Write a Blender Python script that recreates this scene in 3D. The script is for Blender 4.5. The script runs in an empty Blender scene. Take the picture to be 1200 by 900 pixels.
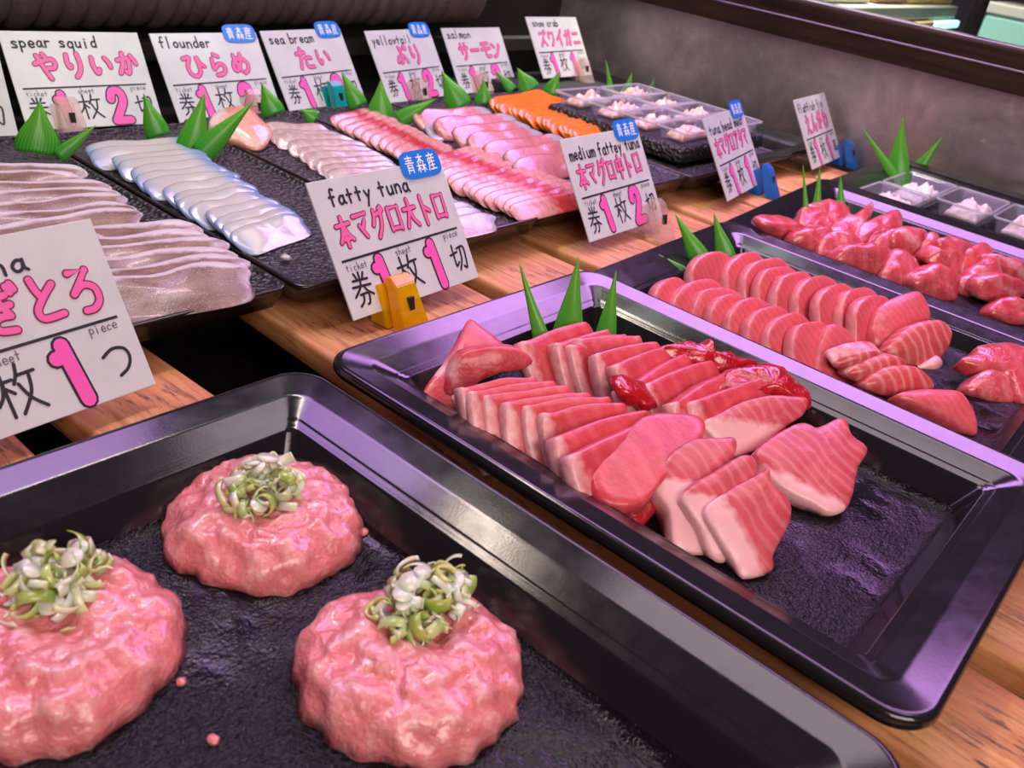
import bpy, bmesh, math, random
from mathutils import Vector, Matrix, noise
R = random.Random(7)
S = bpy.context.scene
COL = S.collection
V = Vector

# ------------------------------------------------------------------ camera, light, exposure
FPX = 1054.37
CAM = V((-0.3088, -0.3603, 0.2576))
# rows: image right, image down, forward, in world axes (x along the tray backs, y away, z up)
MX = V((0.64118053, -0.75106689, 0.15743589))
MY = V((-0.28207118, -0.42146243, -0.86186151))
MZ = V((0.71366896, 0.5082007, -0.48208783))
cd = bpy.data.cameras.new('camera'); cam = bpy.data.objects.new('camera', cd); COL.objects.link(cam)
m3 = Matrix((MX, -MY, -MZ)).transposed()
cam.matrix_world = Matrix.Translation(CAM) @ m3.to_4x4()
cd.sensor_width = 36; cd.lens = 36 * FPX / 1200; cd.clip_start = .01; cd.clip_end = 30
cd.dof.use_dof = True; cd.dof.focus_distance = .60; cd.dof.aperture_fstop = 15
S.camera = cam

S.view_settings.view_transform = 'Standard'; S.view_settings.look = 'None'
S.view_settings.gamma = 1; S.view_settings.use_curve_mapping = False
S.view_settings.exposure = 0.12

w = bpy.data.worlds.new('world'); S.world = w; w.use_nodes = True
w.node_tree.nodes['Background'].inputs[0].default_value = (.55, .42, .55, 1)
w.node_tree.nodes['Background'].inputs[1].default_value = .03

def area(name, loc, target, sx, sy, col, power, spread=180):
    l = bpy.data.lights.new(name, 'AREA'); l.shape = 'RECTANGLE'; l.size = sx; l.size_y = sy
    l.color = col; l.energy = power; l.spread = math.radians(spread)
    o = bpy.data.objects.new(name, l); COL.objects.link(o); o.location = loc
    d = V(target) - V(loc)
    if 'strip' in name: zx = -d.normalized(); yv = V((0, 1, 0)); xv = yv.cross(zx).normalized(); o.rotation_euler = Matrix((yv - zx * yv.dot(zx), -xv, zx)).transposed().to_euler()
    else: o.rotation_euler = d.to_track_quat('-Z', 'Y').to_euler()
    return o
LT = dict(
    lilac_strip=((.44, -.25, .86), (.40, -.22, 0), .72, .26, (1, .80, .88), 2.6),
    pale_strip=((.68, .34, .86), (.64, .30, 0), .56, .18, (1, .86, .90), .9),
    purple_strip=((1.06, .16, .80), (.62, -.06, 0), 1.20, .30, (.78, .36, 1), 4.2, 90),
    rear_purple_lamp=((.03, .52, .84), (-.12, -.12, 0), .56, .26, (.70, .38, 1), .9, 85),
    key_tube=((.10, .56, 1.40), (.16, -.05, 0), .95, .06, (1, .84, .70), 9.0),
    back_tube=((.35, .24, .66), (.40, .54, 0), 1.0, .05, (.74, 1, .84), 1.0, 125),
    front_fill=((-.50, -1.05, .72), (.2, 0, 0), .9, .5, (1, .78, .76), 12.5),  # unseen flat fill added on the viewer's side for front-facing surfaces
)
for k, a in LT.items(): area(k, *a)

def ray(x, y): return MX * ((x - 600) / FPX) + MY * ((y - 450) / FPX) + MZ
def at(x, y, z):
    d = ray(x, y); return CAM + d * ((z - CAM.z) / d.z)
def aty(x, y, Y):
    d = ray(x, y); return CAM + d * ((Y - CAM.y) / d.y)
def atx(x, y, X):
    d = ray(x, y); return CAM + d * ((X - CAM.x) / d.x)
def atp(x, y, p, n):
    d = ray(x, y); return CAM + d * ((p - CAM).dot(n) / d.dot(n))

# ------------------------------------------------------------------ materials
def mat(name, base=(.5, .5, .5), rough=.5, metal=0, spec=.5, sss=0, trans=0, coat=0, alpha=1, emit=None, estr=0):
    m = bpy.data.materials.new(name); m.use_nodes = True
    b = m.node_tree.nodes['Principled BSDF']
    b.inputs['Base Color'].default_value = (*base, 1); b.inputs['Roughness'].default_value = rough
    b.inputs['Metallic'].default_value = metal; b.inputs['Specular IOR Level'].default_value = spec
    b.inputs['Subsurface Weight'].default_value = sss; b.inputs['Subsurface Scale'].default_value = .004
    b.inputs['Subsurface Radius'].default_value = (1, .35, .3)
    b.inputs['Transmission Weight'].default_value = trans; b.inputs['Coat Weight'].default_value = coat
    b.inputs['Coat Roughness'].default_value = .09
    b.inputs['Alpha'].default_value = alpha
    if emit: b.inputs['Emission Color'].default_value = (*emit, 1); b.inputs['Emission Strength'].default_value = estr
    return m
class G:
    """small node helper"""
    def __init__(s, m): s.m = m; s.t = m.node_tree; s.b = s.t.nodes['Principled BSDF']
    def n(s, typ, **kw):
        x = s.t.nodes.new(typ)
        for k, v in kw.items():
            if k in x.inputs.keys(): x.inputs[k].default_value = v
            else: setattr(x, k, v)
        return x
    def l(s, a, b): s.t.links.new(a, b)
    def coord(s, scale=(1, 1, 1), rot=(0, 0, 0), kind='Object'):
        c = s.n('ShaderNodeTexCoord'); mp = s.n('ShaderNodeMapping')
        mp.inputs['Scale'].default_value = scale; mp.inputs['Rotation'].default_value = rot
        s.l(c.outputs[kind], mp.inputs['Vector']); return mp.outputs['Vector']
    def noise(s, vec, scale, detail=3, rough=.5, dist=0):
        x = s.n('ShaderNodeTexNoise', Scale=scale, Detail=detail, Roughness=rough, Distortion=dist); s.l(vec, x.inputs['Vector']); return x.outputs['Fac']
    def ramp(s, fac, stops):
        x = s.n('ShaderNodeValToRGB'); e = x.color_ramp.elements
        while len(e) < len(stops): e.new(.5)
        for i, (p, c) in enumerate(stops):
            e[i].position = p; e[i].color = (*c, 1) if not isinstance(c, (int, float)) else (c, c, c, 1)
        s.l(fac, x.inputs['Fac']); return x.outputs['Color']
    def mix(s, fac, a, b, mode='MIX'):
        x = s.n('ShaderNodeMix', data_type='RGBA', blend_type=mode)
        for sock, v in ((x.inputs[0], fac), (x.inputs[6], a), (x.inputs[7], b)):
            if hasattr(v, 'default_value') or hasattr(v, 'links'): s.l(v, sock)
            elif isinstance(v, tuple): sock.default_value = (*v, 1)
            else: sock.default_value = v
        return x.outputs[2]
    def math(s, op, a, b=0):
        x = s.n('ShaderNodeMath', operation=op)
        for i, v in enumerate((a, b)):
            if isinstance(v, (int, float)): x.inputs[i].default_value = v
            else: s.l(v, x.inputs[i])
        return x.outputs[0]
    def attr(s, name):
        x = s.n('ShaderNodeAttribute', attribute_name=name); return x.outputs['Fac']
    def bump(s, h, strength=.3, dist=.002):
        x = s.n('ShaderNodeBump', Strength=strength, Distance=dist); s.l(h, x.inputs['Height']); s.l(x.outputs['Normal'], s.b.inputs['Normal'])
    def base(s, c): s.l(c, s.b.inputs['Base Color'])
    def rough(s, c): s.l(c, s.b.inputs['Roughness'])

def flesh(name, red, deep, fat, line=None, lines=260, rough=.36, sss=.25, bump=.25, nscale=90, coat=.12, wet=1.0):
    m = mat(name, red, rough, sss=sss, coat=coat); g = G(m)
    v = g.coord()
    f1 = g.noise(v, nscale, 4, .6)
    c = g.mix(g.ramp(f1, [(.35, 0.0), (.7, 1.0)]), red, deep)
    if line:
        v2 = g.coord((1, 1, .6), (.3, .4, .2))
        wv = g.n('ShaderNodeTexWave', Scale=lines / 9, Distortion=9.0, Detail=2.0); wv.inputs['Detail Scale'].default_value = .6
        g.l(v2, wv.inputs['Vector'])
        c = g.mix(g.ramp(wv.outputs['Fac'], [(.50, 0.0), (1.0, .30)]), c, line)
    ft = g.attr('fat')
    fn = g.math('ADD', ft, g.math('MULTIPLY', g.math('SUBTRACT', g.noise(v, 160, 2), .5), .7))
    c = g.mix(g.ramp(fn, [(.30, 0.0), (.75, 1.0)]), c, fat)
    g.base(c)
    h = g.math('ADD', g.noise(v, 420, 2), g.math('MULTIPLY', g.noise(v, 120, 2), 1.5))
    g.bump(h, bump, .0012)
    return m
M = {}
M['fatty'] = flesh('fatty_tuna_flesh', (.62, .070, .085), (.48, .036, .05), (.76, .38, .38), (.70, .16, .17), 190)
M['belly'] = flesh('belly_tuna_flesh', (.58, .09, .11), (.46, .05, .07), (.78, .43, .43), (.74, .30, .31), 420, bump=.2)
M['blood'] = flesh('dark_red_tuna_flesh', (.50, .015, .025), (.34, .004, .010), (.62, .10, .12), None, rough=.18, bump=.5, coat=.6)
M['medium'] = flesh('medium_tuna_flesh', (.66, .10, .12), (.58, .075, .09), (.74, .28, .31), (.72, .19, .22), 480, bump=.15)
M['stripe'] = flesh('striped_tuna_flesh', (.60, .10, .10), (.50, .05, .05), (.78, .40, .40), (.86, .50, .48), 330, bump=.2)
M['head'] = flesh('head_tuna_flesh', (.64, .095, .11), (.50, .05, .065), (.80, .38, .40), (.72, .22, .26), 150, rough=.22, bump=.5, coat=.6)
M['mince'] = flesh('minced_tuna', (.70, .225, .22), (.64, .165, .165), (.76, .39, .37), None, rough=.30, bump=.8, nscale=70, sss=.3, coat=.55)
M['flounder'] = flesh('flounder_flesh', (.50, .36, .34), (.40, .27, .27), (.40, .42, .52), (.62, .48, .46), 260, rough=.22, sss=.35, coat=.5)
M['engawa'] = flesh('orange_flounder_edge', (.78, .40, .30), (.70, .30, .22), (.82, .66, .62), None, rough=.22, sss=.35, coat=.5)
M['bream'] = flesh('sea_bream_flesh', (.66, .31, .29), (.58, .21, .20), (.50, .045, .04), (.70, .42, .39), 300, rough=.24, sss=.3, coat=.4)
M['tail'] = flesh('yellowtail_flesh', (.54, .18, .165), (.46, .125, .12), (.40, .36, .40), (.56, .24, .22), 240, rough=.24, sss=.3, coat=.4)
M['salmon'] = flesh('salmon_flesh', (.84, .19, .006), (.78, .15, .004), (.86, .28, .03), (.88, .30, .06), 420, rough=.26, sss=.25, coat=.4)
M['crab'] = flesh('crab_meat', (.84, .62, .54), (.82, .36, .22), (.86, .76, .72), None, nscale=120, bump=.6)
M['fin'] = flesh('flatfish_fin_meat', (.80, .70, .66), (.74, .58, .52), (.84, .78, .78), None, nscale=110, bump=.6)

def squid_mat():
    m = mat('raw_squid', (.8, .8, .76), .2, sss=.4, coat=.6); g = G(m); v = g.coord()
    c = g.mix(g.ramp(g.noise(v, 30, 3), [(.3, 0.0), (.7, 1.0)]), (.52, .51, .45), (.46, .47, .45))
    c = g.mix(g.ramp(g.attr('fat'), [(.2, 0.0), (.9, 1.0)]), c, (.20, .32, .52)); g.base(c)
    g.bump(g.noise(v, 120, 2), .15, .001); return m
M['squid'] = squid_mat()
def silver_mat():
    m = mat('silver_brown_fish_skin', (.4, .28, .22), .34, sss=.1, coat=.15); g = G(m)
    v = g.coord((1, 2.2, 2.2))
    c = g.mix(g.ramp(g.noise(v, 45, 4, .65), [(.3, 0.0), (.68, 1.0)]), (.11, .05, .03), (.25, .145, .10))
    c = g.mix(g.ramp(g.noise(g.coord(), 900, 1), [(.62, 0.0), (.74, .6)]), c, (.55, .46, .40))
    fn = g.math('ADD', g.attr('fat'), g.math('MULTIPLY', g.math('SUBTRACT', g.noise(g.coord(), 60, 3), .5), .8))
    c = g.mix(g.ramp(fn, [(.45, 0.0), (.80, 1.0)]), c, (.60, .54, .55)); g.base(c)
    g.bump(g.noise(g.coord(), 900, 2), .3, .0006); return m
M['silver'] = silver_mat()

def plastic_black():
    m = mat('black_tray_plastic', (.012, .011, .013), .16, spec=.58); g = G(m); v = g.coord()
    g.rough(g.ramp(g.noise(v, 55, 4, .7), [(.35, .13), (.7, .20)])); g.bump(g.noise(v, 900, 2), .04, .0005); return m
M['tray'] = plastic_black()
def wet_floor():
    m = mat('wet_tray_floor', (.007, .006, .008), .10, spec=.20); g = G(m); v = g.coord()
    msk = g.ramp(g.noise(v, 14, 3, .6), [(.34, .12), (.50, 1.0)])
    h = g.math('ADD', g.noise(g.coord((1, 2.0, 1), (0, 0, .5)), 170, 3, .55), g.noise(v, 650, 2))
    g.bump(g.math('MULTIPLY', h, msk), .7, .0018)
    g.rough(g.ramp(g.noise(v, 40, 3), [(.35, .06), (.7, .15)])); return m
M['wet'] = wet_floor()
def stone():
    m = mat('black_pebbled_ceramic', (.015, .013, .014), .34, spec=.6); g = G(m); v = g.coord()
    vo = g.n('ShaderNodeTexVoronoi', Scale=230.0); g.l(v, vo.inputs['Vector'])
    h = g.math('ADD', vo.outputs['Distance'], g.noise(v, 240, 3)); g.bump(h, 1.0, .0030)
    g.base(g.ramp(g.noise(v, 300, 2), [(.4, (.010, .009, .010)), (.75, (.035, .030, .031))])); return m
M['stone'] = stone()
M['rim'] = mat('brown_black_glaze', (.018, .012, .011), .22, spec=.6)
def wood():
    m = mat('stained_pine', (.6, .33, .15), .55); g = G(m)
    v = g.coord((1, .07, 1)); f = g.noise(v, 130, 5, .65, .6)
    c = g.ramp(f, [(.25, (.26, .095, .03)), (.5, (.56, .25, .085)), (.75, (.70, .40, .17))])
    c = g.mix(g.ramp(g.noise(g.coord((1, .5, 1)), 16, 3), [(.42, 0.0), (.70, .8)]), c, (.55, .18, .085))
    s1 = g.ramp(g.noise(g.coord((1, .16, 1)), 230, 4, .7), [(.52, 0.0), (.62, 1.0)])
    s2 = g.ramp(g.noise(g.coord(), 11, 2), [(.44, 0.0), (.60, 1.0)])
    c = g.mix(g.math('MULTIPLY', s1, s2), c, (.05, .03, .028)); g.base(c)
    g.bump(f, .15, .001); return m
M['wood'] = wood()
def steel():
    m = mat('brushed_worn_steel', (.36, .34, .35), .42, metal=.85); g = G(m)
    v = g.coord(); f = g.noise(v, 9, 5, .7, .5); f2 = g.noise(v, 34, 4, .7, 1.0)
    c = g.ramp(f, [(.3, (.30, .28, .28)), (.5, (.44, .40, .41)), (.72, (.66, .59, .57))])
    c = g.mix(g.ramp(f2, [(.60, 0.0), (.72, .5)]), c, (.70, .58, .55)); g.base(c)
    g.rough(g.ramp(f2, [(.3, .34), (.7, .55)])); g.bump(f2, .12, .002); return m
M['steel'] = steel()
def darkwood():
    m = mat('dark_brown_frame', (.03, .017, .012), .55, spec=.15); g = G(m)
    c = g.ramp(g.noise(g.coord((1, .1, 2)), 60, 4, .6), [(.3, (.014, .008, .007)), (.7, (.050, .026, .018))]); g.base(c); return m
M['frame'] = darkwood()
M['strip'] = mat('bright_metal_strip', (.45, .43, .44), .35, metal=1)
M['black'] = mat('matt_black', (.006, .005, .006), .6)
M['back'] = mat('black_wall_laminate', (.010, .007, .008), .5)
M['greybar'] = mat('grey_ledge_paint', (.045, .038, .036), .6)
M['rope'] = flesh('brown_wrapped_cloth', (.085, .056, .050), (.055, .036, .033), (.08, .05, .04), None, rough=.9, sss=0, coat=0, bump=.4)
M['paper'] = (lambda m: (G(m).base(G(m).ramp(G(m).noise(G(m).coord(), 30, 3), [(.35, (.64, .66, .65)), (.65, (.58, .60, .60))])), m)[1])(mat('card_paper', (.84, .80, .82), .35, coat=.35))
M['ink'] = mat('black_marker', (.014, .012, .022), .5)
M['thinink'] = mat('grey_pen', (.12, .10, .13), .5)
M['pink'] = mat('pink_marker', (.84, .13, .38), .45)
M['hotpink'] = mat('hot_pink_marker', (.88, .10, .44), .45)
M['plum'] = mat('dark_pink_outline', (.22, .008, .06), .5)
M['sticker'] = mat('blue_sticker', (.012, .20, .72), .3)
M['white'] = mat('white_print', (.86, .88, .9), .5)
def leafm():
    m = mat('green_plastic_leaf', (.06, .36, .03), .3, coat=.2); g = G(m)
    v = g.coord((1, 1, 1), (0, 0, .18), 'UV'); wv = g.n('ShaderNodeTexWave', Scale=4.2, Distortion=.2); g.l(v, wv.inputs['Vector'])
    sp = g.n('ShaderNodeSeparateXYZ'); tc = g.n('ShaderNodeTexCoord'); g.l(tc.outputs['UV'], sp.inputs[0])
    c = g.mix(g.ramp(sp.outputs[1], [(.1, 0.0), (.95, 1.0)]), (.045, .50, .03), (.22, .70, .05))
    c = g.mix(g.ramp(wv.outputs['Fac'], [(.6, 0.0), (.9, .35)]), c, (.45, .82, .22)); g.base(c)
    tr = g.n('ShaderNodeBsdfTranslucent'); g.l(c, tr.inputs['Color']); ms = g.n('ShaderNodeMixShader'); ms.inputs[0].default_value = .5
    g.l(g.b.outputs[0], ms.inputs[1]); g.l(tr.outputs[0], ms.inputs[2]); g.l(ms.outputs[0], g.t.nodes['Material Output'].inputs['Surface'])
    return m
M['leaf'] = leafm()
def clearp(name, col, tint, f=.62):
    """thin coloured plastic: see-through plus gloss"""
    m = mat(name, col, .12, coat=.3); g = G(m)
    tb = g.n('ShaderNodeBsdfTransparent'); tb.inputs['Color'].default_value = (*tint, 1)
    ms = g.n('ShaderNodeMixShader'); ms.inputs[0].default_value = f
    g.l(g.b.outputs[0], ms.inputs[1]); g.l(tb.outputs[0], ms.inputs[2]); g.l(ms.outputs[0], g.t.nodes['Material Output'].inputs['Surface']); return m
M['clipclear'] = clearp('clear_clip_plastic', (.75, .62, .56), (.97, .90, .87), .74)
M['clipyellow'] = clearp('yellow_clip_plastic', (.85, .50, .01), (1, .74, .08), .50)
M['clipblue'] = clearp('blue_clip_plastic', (.01, .18, .62), (.05, .40, .95), .22)
M['clipteal'] = clearp('teal_clip_plastic', (.01, .42, .42), (.05, .75, .72), .30)
M['spring'] = mat('dark_spring_steel', (.05, .04, .035), .4, metal=.6)
M['cup'] = clearp('clear_container_plastic', (.45, .45, .50), (.95, .96, .97), .86)
M['cuprim'] = clearp('container_rim_plastic', (.75, .75, .80), (.92, .92, .94), .60)
M['scal'] = None
def scalm():
    m = mat('sliced_scallion', (.7, .75, .5), .25, sss=.5, coat=.3); g = G(m)
    c = g.ramp(g.attr('fat'), [(0, (.24, .40, .05)), (.35, (.50, .58, .20)), (.7, (.68, .72, .44)), (1, (.78, .77, .66))]); g.base(c); return m
M['scal'] = scalm()
M['glass'] = clearp('window_glass', (.1, .1, .1), (.96, .97, .97), .93)

# ------------------------------------------------------------------ object helpers
def mesh(name, vs, fs, m, parent=None, smooth=True, fat=None, mats=None, midx=None, uv=None):
    me = bpy.data.meshes.new(name); me.from_pydata([tuple(v) for v in vs], [], fs); me.update()
    for mm in (mats or [m]): me.materials.append(mm)
    if smooth: me.polygons.foreach_set('use_smooth', [True] * len(me.polygons))
    if midx: me.polygons.foreach_set('material_index', midx)
    if fat is not None:
        a = me.attributes.new('fat', 'FLOAT', 'POINT'); a.data.foreach_set('value', fat)
    if uv is not None:
        ul = me.uv_layers.new(name='UVMap')
        for lp in me.loops: ul.data[lp.index].uv = uv[lp.vertex_index]
    o = bpy.data.objects.new(name, me); COL.objects.link(o)
    if parent: o.parent = parent
    return o
def tag(o, label, cat, group=None, kind=None):
    o['label'] = label; o['category'] = cat
    if group: o['group'] = group
    if kind: o['kind'] = kind
    return o
def struct(o): o['kind'] = 'structure'; return o
def empty(name, loc, label, cat, group=None, rot=None):
    o = bpy.data.objects.new(name, None); COL.objects.link(o); o.location = loc; o.empty_display_size = .01
    if rot is not None: o.rotation_euler = rot
    return tag(o, label, cat, group)
def center(o):
    """origin to the mesh's own middle"""
    me = o.data; c = sum((v.co for v in me.vertices), V()) / len(me.vertices)
    me.transform(Matrix.Translation(-c)); o.location = V(o.location) + c; return o
def bbox(x0, x1, y0, y1, z0, z1, bev=.0):
    bm = bmesh.new(); bmesh.ops.create_cube(bm, size=1)
    for v in bm.verts: v.co = V(((x0 + x1) / 2 + v.co.x * (x1 - x0), (y0 + y1) / 2 + v.co.y * (y1 - y0), (z0 + z1) / 2 + v.co.z * (z1 - z0)))
    if bev: bmesh.ops.bevel(bm, geom=bm.edges[:], offset=bev, segments=3, affect='EDGES', profile=.5)
    return bm
def bmobj(name, bm, m, parent=None, smooth=False):
    me = bpy.data.meshes.new(name); bm.to_mesh(me); bm.free(); me.materials.append(m)
    if smooth: me.polygons.foreach_set('use_smooth', [True] * len(me.polygons))
    o = bpy.data.objects.new(name, me); COL.objects.link(o)
    if parent: o.parent = parent
    return o
def box(name, x0, x1, y0, y1, z0, z1, m, bev=0, parent=None): return bmobj(name, bbox(x0, x1, y0, y1, z0, z1, bev), m, parent)
def catmull(P, closed=True, k=4):
    out = []; n = len(P)
    rng = range(n if closed else n - 1)
    for i in rng:
        if closed: a, b, c, d = P[i - 1], P[i], P[(i + 1) % n], P[(i + 2) % n]
        else: a, b, c, d = P[max(i - 1, 0)], P[i], P[i + 1], P[min(i + 2, n - 1)]
        for j in range(k):
            t = j / k
            out.append(.5 * ((2 * b) + (c - a) * t + (2 * a - 5 * b + 4 * c - d) * t * t + (3 * b - a - 3 * c + d) * t ** 3))
    if not closed: out.append(P[-1])
    return out
def pillow(name, P, n, thick, m, uvs=None, dome=.002, rim=.0015, amp=.0008, freq=90, floor=None, fat=None, parent=None, back=None):
    """closed outline P -> a solid slab: domed face along n, rounded rim, walls and a back at -n*thick"""
    N = len(P); c = sum(P, V()) / N; uc = V((sum(u[0] for u in uvs) / N, sum(u[1] for u in uvs) / N)) if uvs else None
    back = back or (-n)
    rings = [(.0, dome, 0), (.3, dome * .93, 0), (.6, dome * .7, 0), (.84, dome * .32, 0), (.95, -rim * .15, .15), (1.0, -rim, .6), (1.0, -thick * .5, 1), (1.0, -thick + rim, 1), (.92, -thick, 1), (.5, -thick, 1)]
    vs = []; fs = []; ft = []; sd = R.random() * 50
    def put(f, h, e, p, u):
        q = c + (p - c) * f
        q = q + (n * h if h > -rim * 1.01 else n * -rim + back * (-h - rim))
        q = q + n * (amp * noise.noise(q * freq + V((sd, sd, 0))) * (1 if e < .3 else .6)) + (p - c).normalized() * (amp * .8 * noise.noise(q * freq * .8 + V((0, sd, sd))) if f > .6 else 0)
        if floor is not None and q.z < floor: q.z = floor
        vs.append(q)
        ft.append(fat(uc[0] + (u[0] - uc[0]) * f, uc[1] + (u[1] - uc[1]) * f, e) if fat and uvs else 0.0)
    put(0, dome, 0, c + V((1e-6, 0, 0)), uc if uvs else None)
    for f, h, e in rings[1:]:
        for i in range(N): put(f, h, e, P[i], uvs[i] if uvs else None)
    for i in range(N): fs.append((0, 1 + i, 1 + (i + 1) % N))
    nr = len(rings) - 1
    for r in range(nr - 1):
        a = 1 + r * N; b = a + N
        for i in range(N): j = (i + 1) % N; fs.append((a + i, b + i, b + j, a + j))
    fs.append(tuple(1 + (nr - 1) * N + i for i in range(N)))
    o = mesh(name, vs, fs, m, parent, fat=ft)
    return center(o)
def newell(P):
    n = V()
    for i in range(len(P)):
        a, b = P[i], P[(i + 1) % len(P)]
        n += V(((a.y - b.y) * (a.z + b.z), (a.z - b.z) * (a.x + b.x), (a.x - b.x) * (a.y + b.y)))
    n.normalize(); return n
def piece(name, px, zb, zt, m, thick=.02, k=4, **kw):
    """a lump whose outline was read off the photo: lowest image point at height zb, highest at zt"""
    ys = [p[1] for p in px]; xs = [p[0] for p in px]; y0, y1 = min(ys), max(ys); x0, x1 = min(xs), max(xs)
    P = [at(p[0], p[1], zb + (zt - zb) * (y1 - p[1]) / (y1 - y0)) for p in px]
    U = [V(((p[0] - x0) / (x1 - x0), (y1 - p[1]) / (y1 - y0))) for p in px]
    P = catmull(P, True, k); U = catmull(U, True, k)
    n = newell(P); c = sum(P, V()) / len(P)
    if n.dot(CAM - c) < 0: n = -n; P.reverse(); U.reverse()
    return pillow(name, P, n, thick, m, U, **kw)
def plank(name, l, r, zt, floor, lean, thick, m, shape='rect', ztr=None, hmax=None, **kw):
    """a slice standing on floor and leaning away: image points l, r are the ends of its upper edge"""
    A = at(l[0], l[1], zt); B = at(r[0], r[1], zt if ztr is None else ztr)
    X = B - A; L = X.length; X.normalize()
    hz = V((-X.y, X.x, 0)).normalized()          # away from the viewer
    Uv = (V((0, 0, 1)) * math.cos(lean) + hz * math.sin(lean)); Uv = (Uv - X * Uv.dot(X)).normalized()
    H = (zt - floor) / Uv.z
    if hmax: H = min(H, hmax)
    n = X.cross(Uv).normalized()
    if n.dot(CAM - A) < 0: n = -n
    if shape == 'rect':
        q = [(.0, .96), (.12, 1.0), (.5, 1.02), (.88, 1.0), (1, .95), (1.02, .6), (1.0, .1), (.95, 0), (.5, 0), (.06, 0), (0, .12), (-.02, .6)]
    elif shape == 'arc':
        q = [(.02, .45), (.10, .78), (.28, .97), (.5, 1.02), (.72, .98), (.90, .80), (1, .45), (1.0, .1), (.95, 0), (.5, -.02), (.05, 0), (0, .1)]
    elif shape == 'fan':
        q = [(-.02, .20), (.12, .62), (.35, .98), (.55, 1.03), (.78, .85), (.97, .45), (1.05, .12), (.9, 0), (.5, -.04), (.05, 0)]
    elif shape == 'scal':
        q = [(.0, .9), (.2, 1.05), (.5, 1.0), (.75, 1.04), (.95, .98), (1.05, .72), (1.0, .5), (.96, .15), (.8, 0), (.4, 0), (.05, .02), (-.03, .4)]
    q = [(u + R.uniform(-.015, .015), v + R.uniform(-.02, .02)) for u, v in q]
    P = [A + X * (L * u) + Uv * (H * (v - 1)) for u, v in q]
    P = catmull(P, True, 3); Q = catmull([V(p) for p in q], True, 3)
    if newell(P).dot(n) < 0: P.reverse(); Q.reverse()
    return pillow(name, P, n, thick, m, Q, floor=floor + .0005, **kw)
def lerp(a, b, t): return (a[0] + (b[0] - a[0]) * t, a[1] + (b[1] - a[1]) * t)
ORD = ['first', 'second', 'third', 'fourth', 'fifth', 'sixth', 'seventh', 'eighth', 'ninth', 'tenth', 'eleventh', 'twelfth', 'thirteenth', 'fourteenth', 'fifteenth', 'sixteenth', 'seventeenth', 'eighteenth', 'nineteenth', 'twentieth']
def sstep(a, b, x):
    t = max(0, min(1, (x - a) / (b - a))); return t * t * (3 - 2 * t)

# ------------------------------------------------------------------ setting
FZ = -.035                                                  # top of the slats
struct(box('floor', -1.2, 1.3, -1.2, 1.0, -.16, -.15, M['black']))
wr = struct(box('wall_right', 1.105, 1.125, -.9, .70, -.15, .121, M['steel']))
struct(box('wall_back', -1.2, 1.125, .69, .71, -.15, .60, M['back']))
struct(box('trim_1', 1.092, 1.135, -.9, .69, .1165, .1438, M['frame'], .002))
struct(box('trim_2', 1.0905, 1.135, -.9, .69, .1438, .1466, M['strip'], .0008))
struct(box('trim_3', 1.095, 1.135, -.9, .69, .1466, .1690, M['frame'], .002))
struct(box('trim_4', 1.097, 1.135, -.9, .69, .1690, .1735, M['strip'], .001))
struct(box('trim_5', -1.2, 1.10, .67, .69, .004, .026, M['greybar'], .002))
struct(box('trim_6', -1.2, 1.105, .492, .69, -.06, FZ - .0005, M['black'], .002))
struct(box('trim_7', .80, 1.10, .500, .600, FZ - .0005, -.0125, M['black'], .002))
struct(box('window_1', 1.112, 1.116, -.9, .69, .1735, .62, M['glass']))

shelf = empty('slatted_shelf', (0, 0, FZ), 'stained pine slat shelf with dark gaps, standing under all trays and plates', 'shelf')
for x0, x1, rz in [(-.44, -.34, 0), (-.32, -.225, 0), (-.205, -.145, 0), (-.112, -.036, 1.5), (.040, .119, -2.5), (.128, .219, 0), (.240, .343, 0), (.362, .470, 0), (.476, .592, 0), (.606, .712, 0), (.722, .828, 0), (.838, .945, 0), (.955, 1.045, 0)]:
    bm = bbox(-(x1 - x0) / 2, (x1 - x0) / 2, -.55, .55, -.02, 0, .004)
    o = bmobj('plank', bm, M['wood'], shelf, True); o.location = ((x0 + x1) / 2, -.09, 0); o.rotation_euler.z = math.radians(rz)
    o.data.transform(Matrix.Translation((0, 0, 0)))
ri = box('display_riser', -.34, .770, .175, .46, FZ, -.0208, M['black'], .002)
tag(ri, 'matt black riser block standing on slats under the row of pebbled plates', 'riser')

# kitchen seen through the service window
ka, kb_ = at(1000, 8, .13), at(1120, 8, .13); kx = (kb_ - ka).normalized(); ky = V((-kx.y, kx.x, 0))
kc = empty('kitchen_counter', ka, 'pale steel kitchen counter behind the service window', 'counter')
kc.matrix_world = Matrix.Translation(ka) @ Matrix((kx, ky, V((0, 0, 1)))).transposed().to_4x4()
box('worktop', -.12, 1.2, 0, .22, -.035, 0, mat('counter_steel', (.34, .36, .31), .4, metal=.3), .004, kc)
box('front_panel', -.12, 1.2, .01, .21, -.45, -.036, mat('counter_front', (.30, .20, .08), .6), .004, kc)
box('edge_rail', -.12, 90 * (kb_ - ka).length / 120, -.012, .009, -.066, -.040, mat('counter_rail', (.42, .30, .14), .4), .004, kc)
box('strip_lamp', 93 * (kb_ - ka).length / 120, 129 * (kb_ - ka).length / 120, -.014, .008, -.064, -.042, mat('cyan_lamp', (.6, .95, .9), .3, emit=(.45, 1, .92), estr=1.6), .004, kc)
def kitchen(name, u0, u1, h, m, lab, cat, ins=.03):
    o = box(name, u0, u1, .03, .17, .0006, h, m, .012); o.matrix_world = kc.matrix_world.copy(); return tag(o, lab, cat)
kl = (kb_ - ka).length / 120
kitchen('wooden_crate', 100 * kl, 128 * kl, .16, mat('crate_yellow', (.62, .42, .10), .6), 'yellow wooden crate on the kitchen counter left of the dark post', 'crate')
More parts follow.
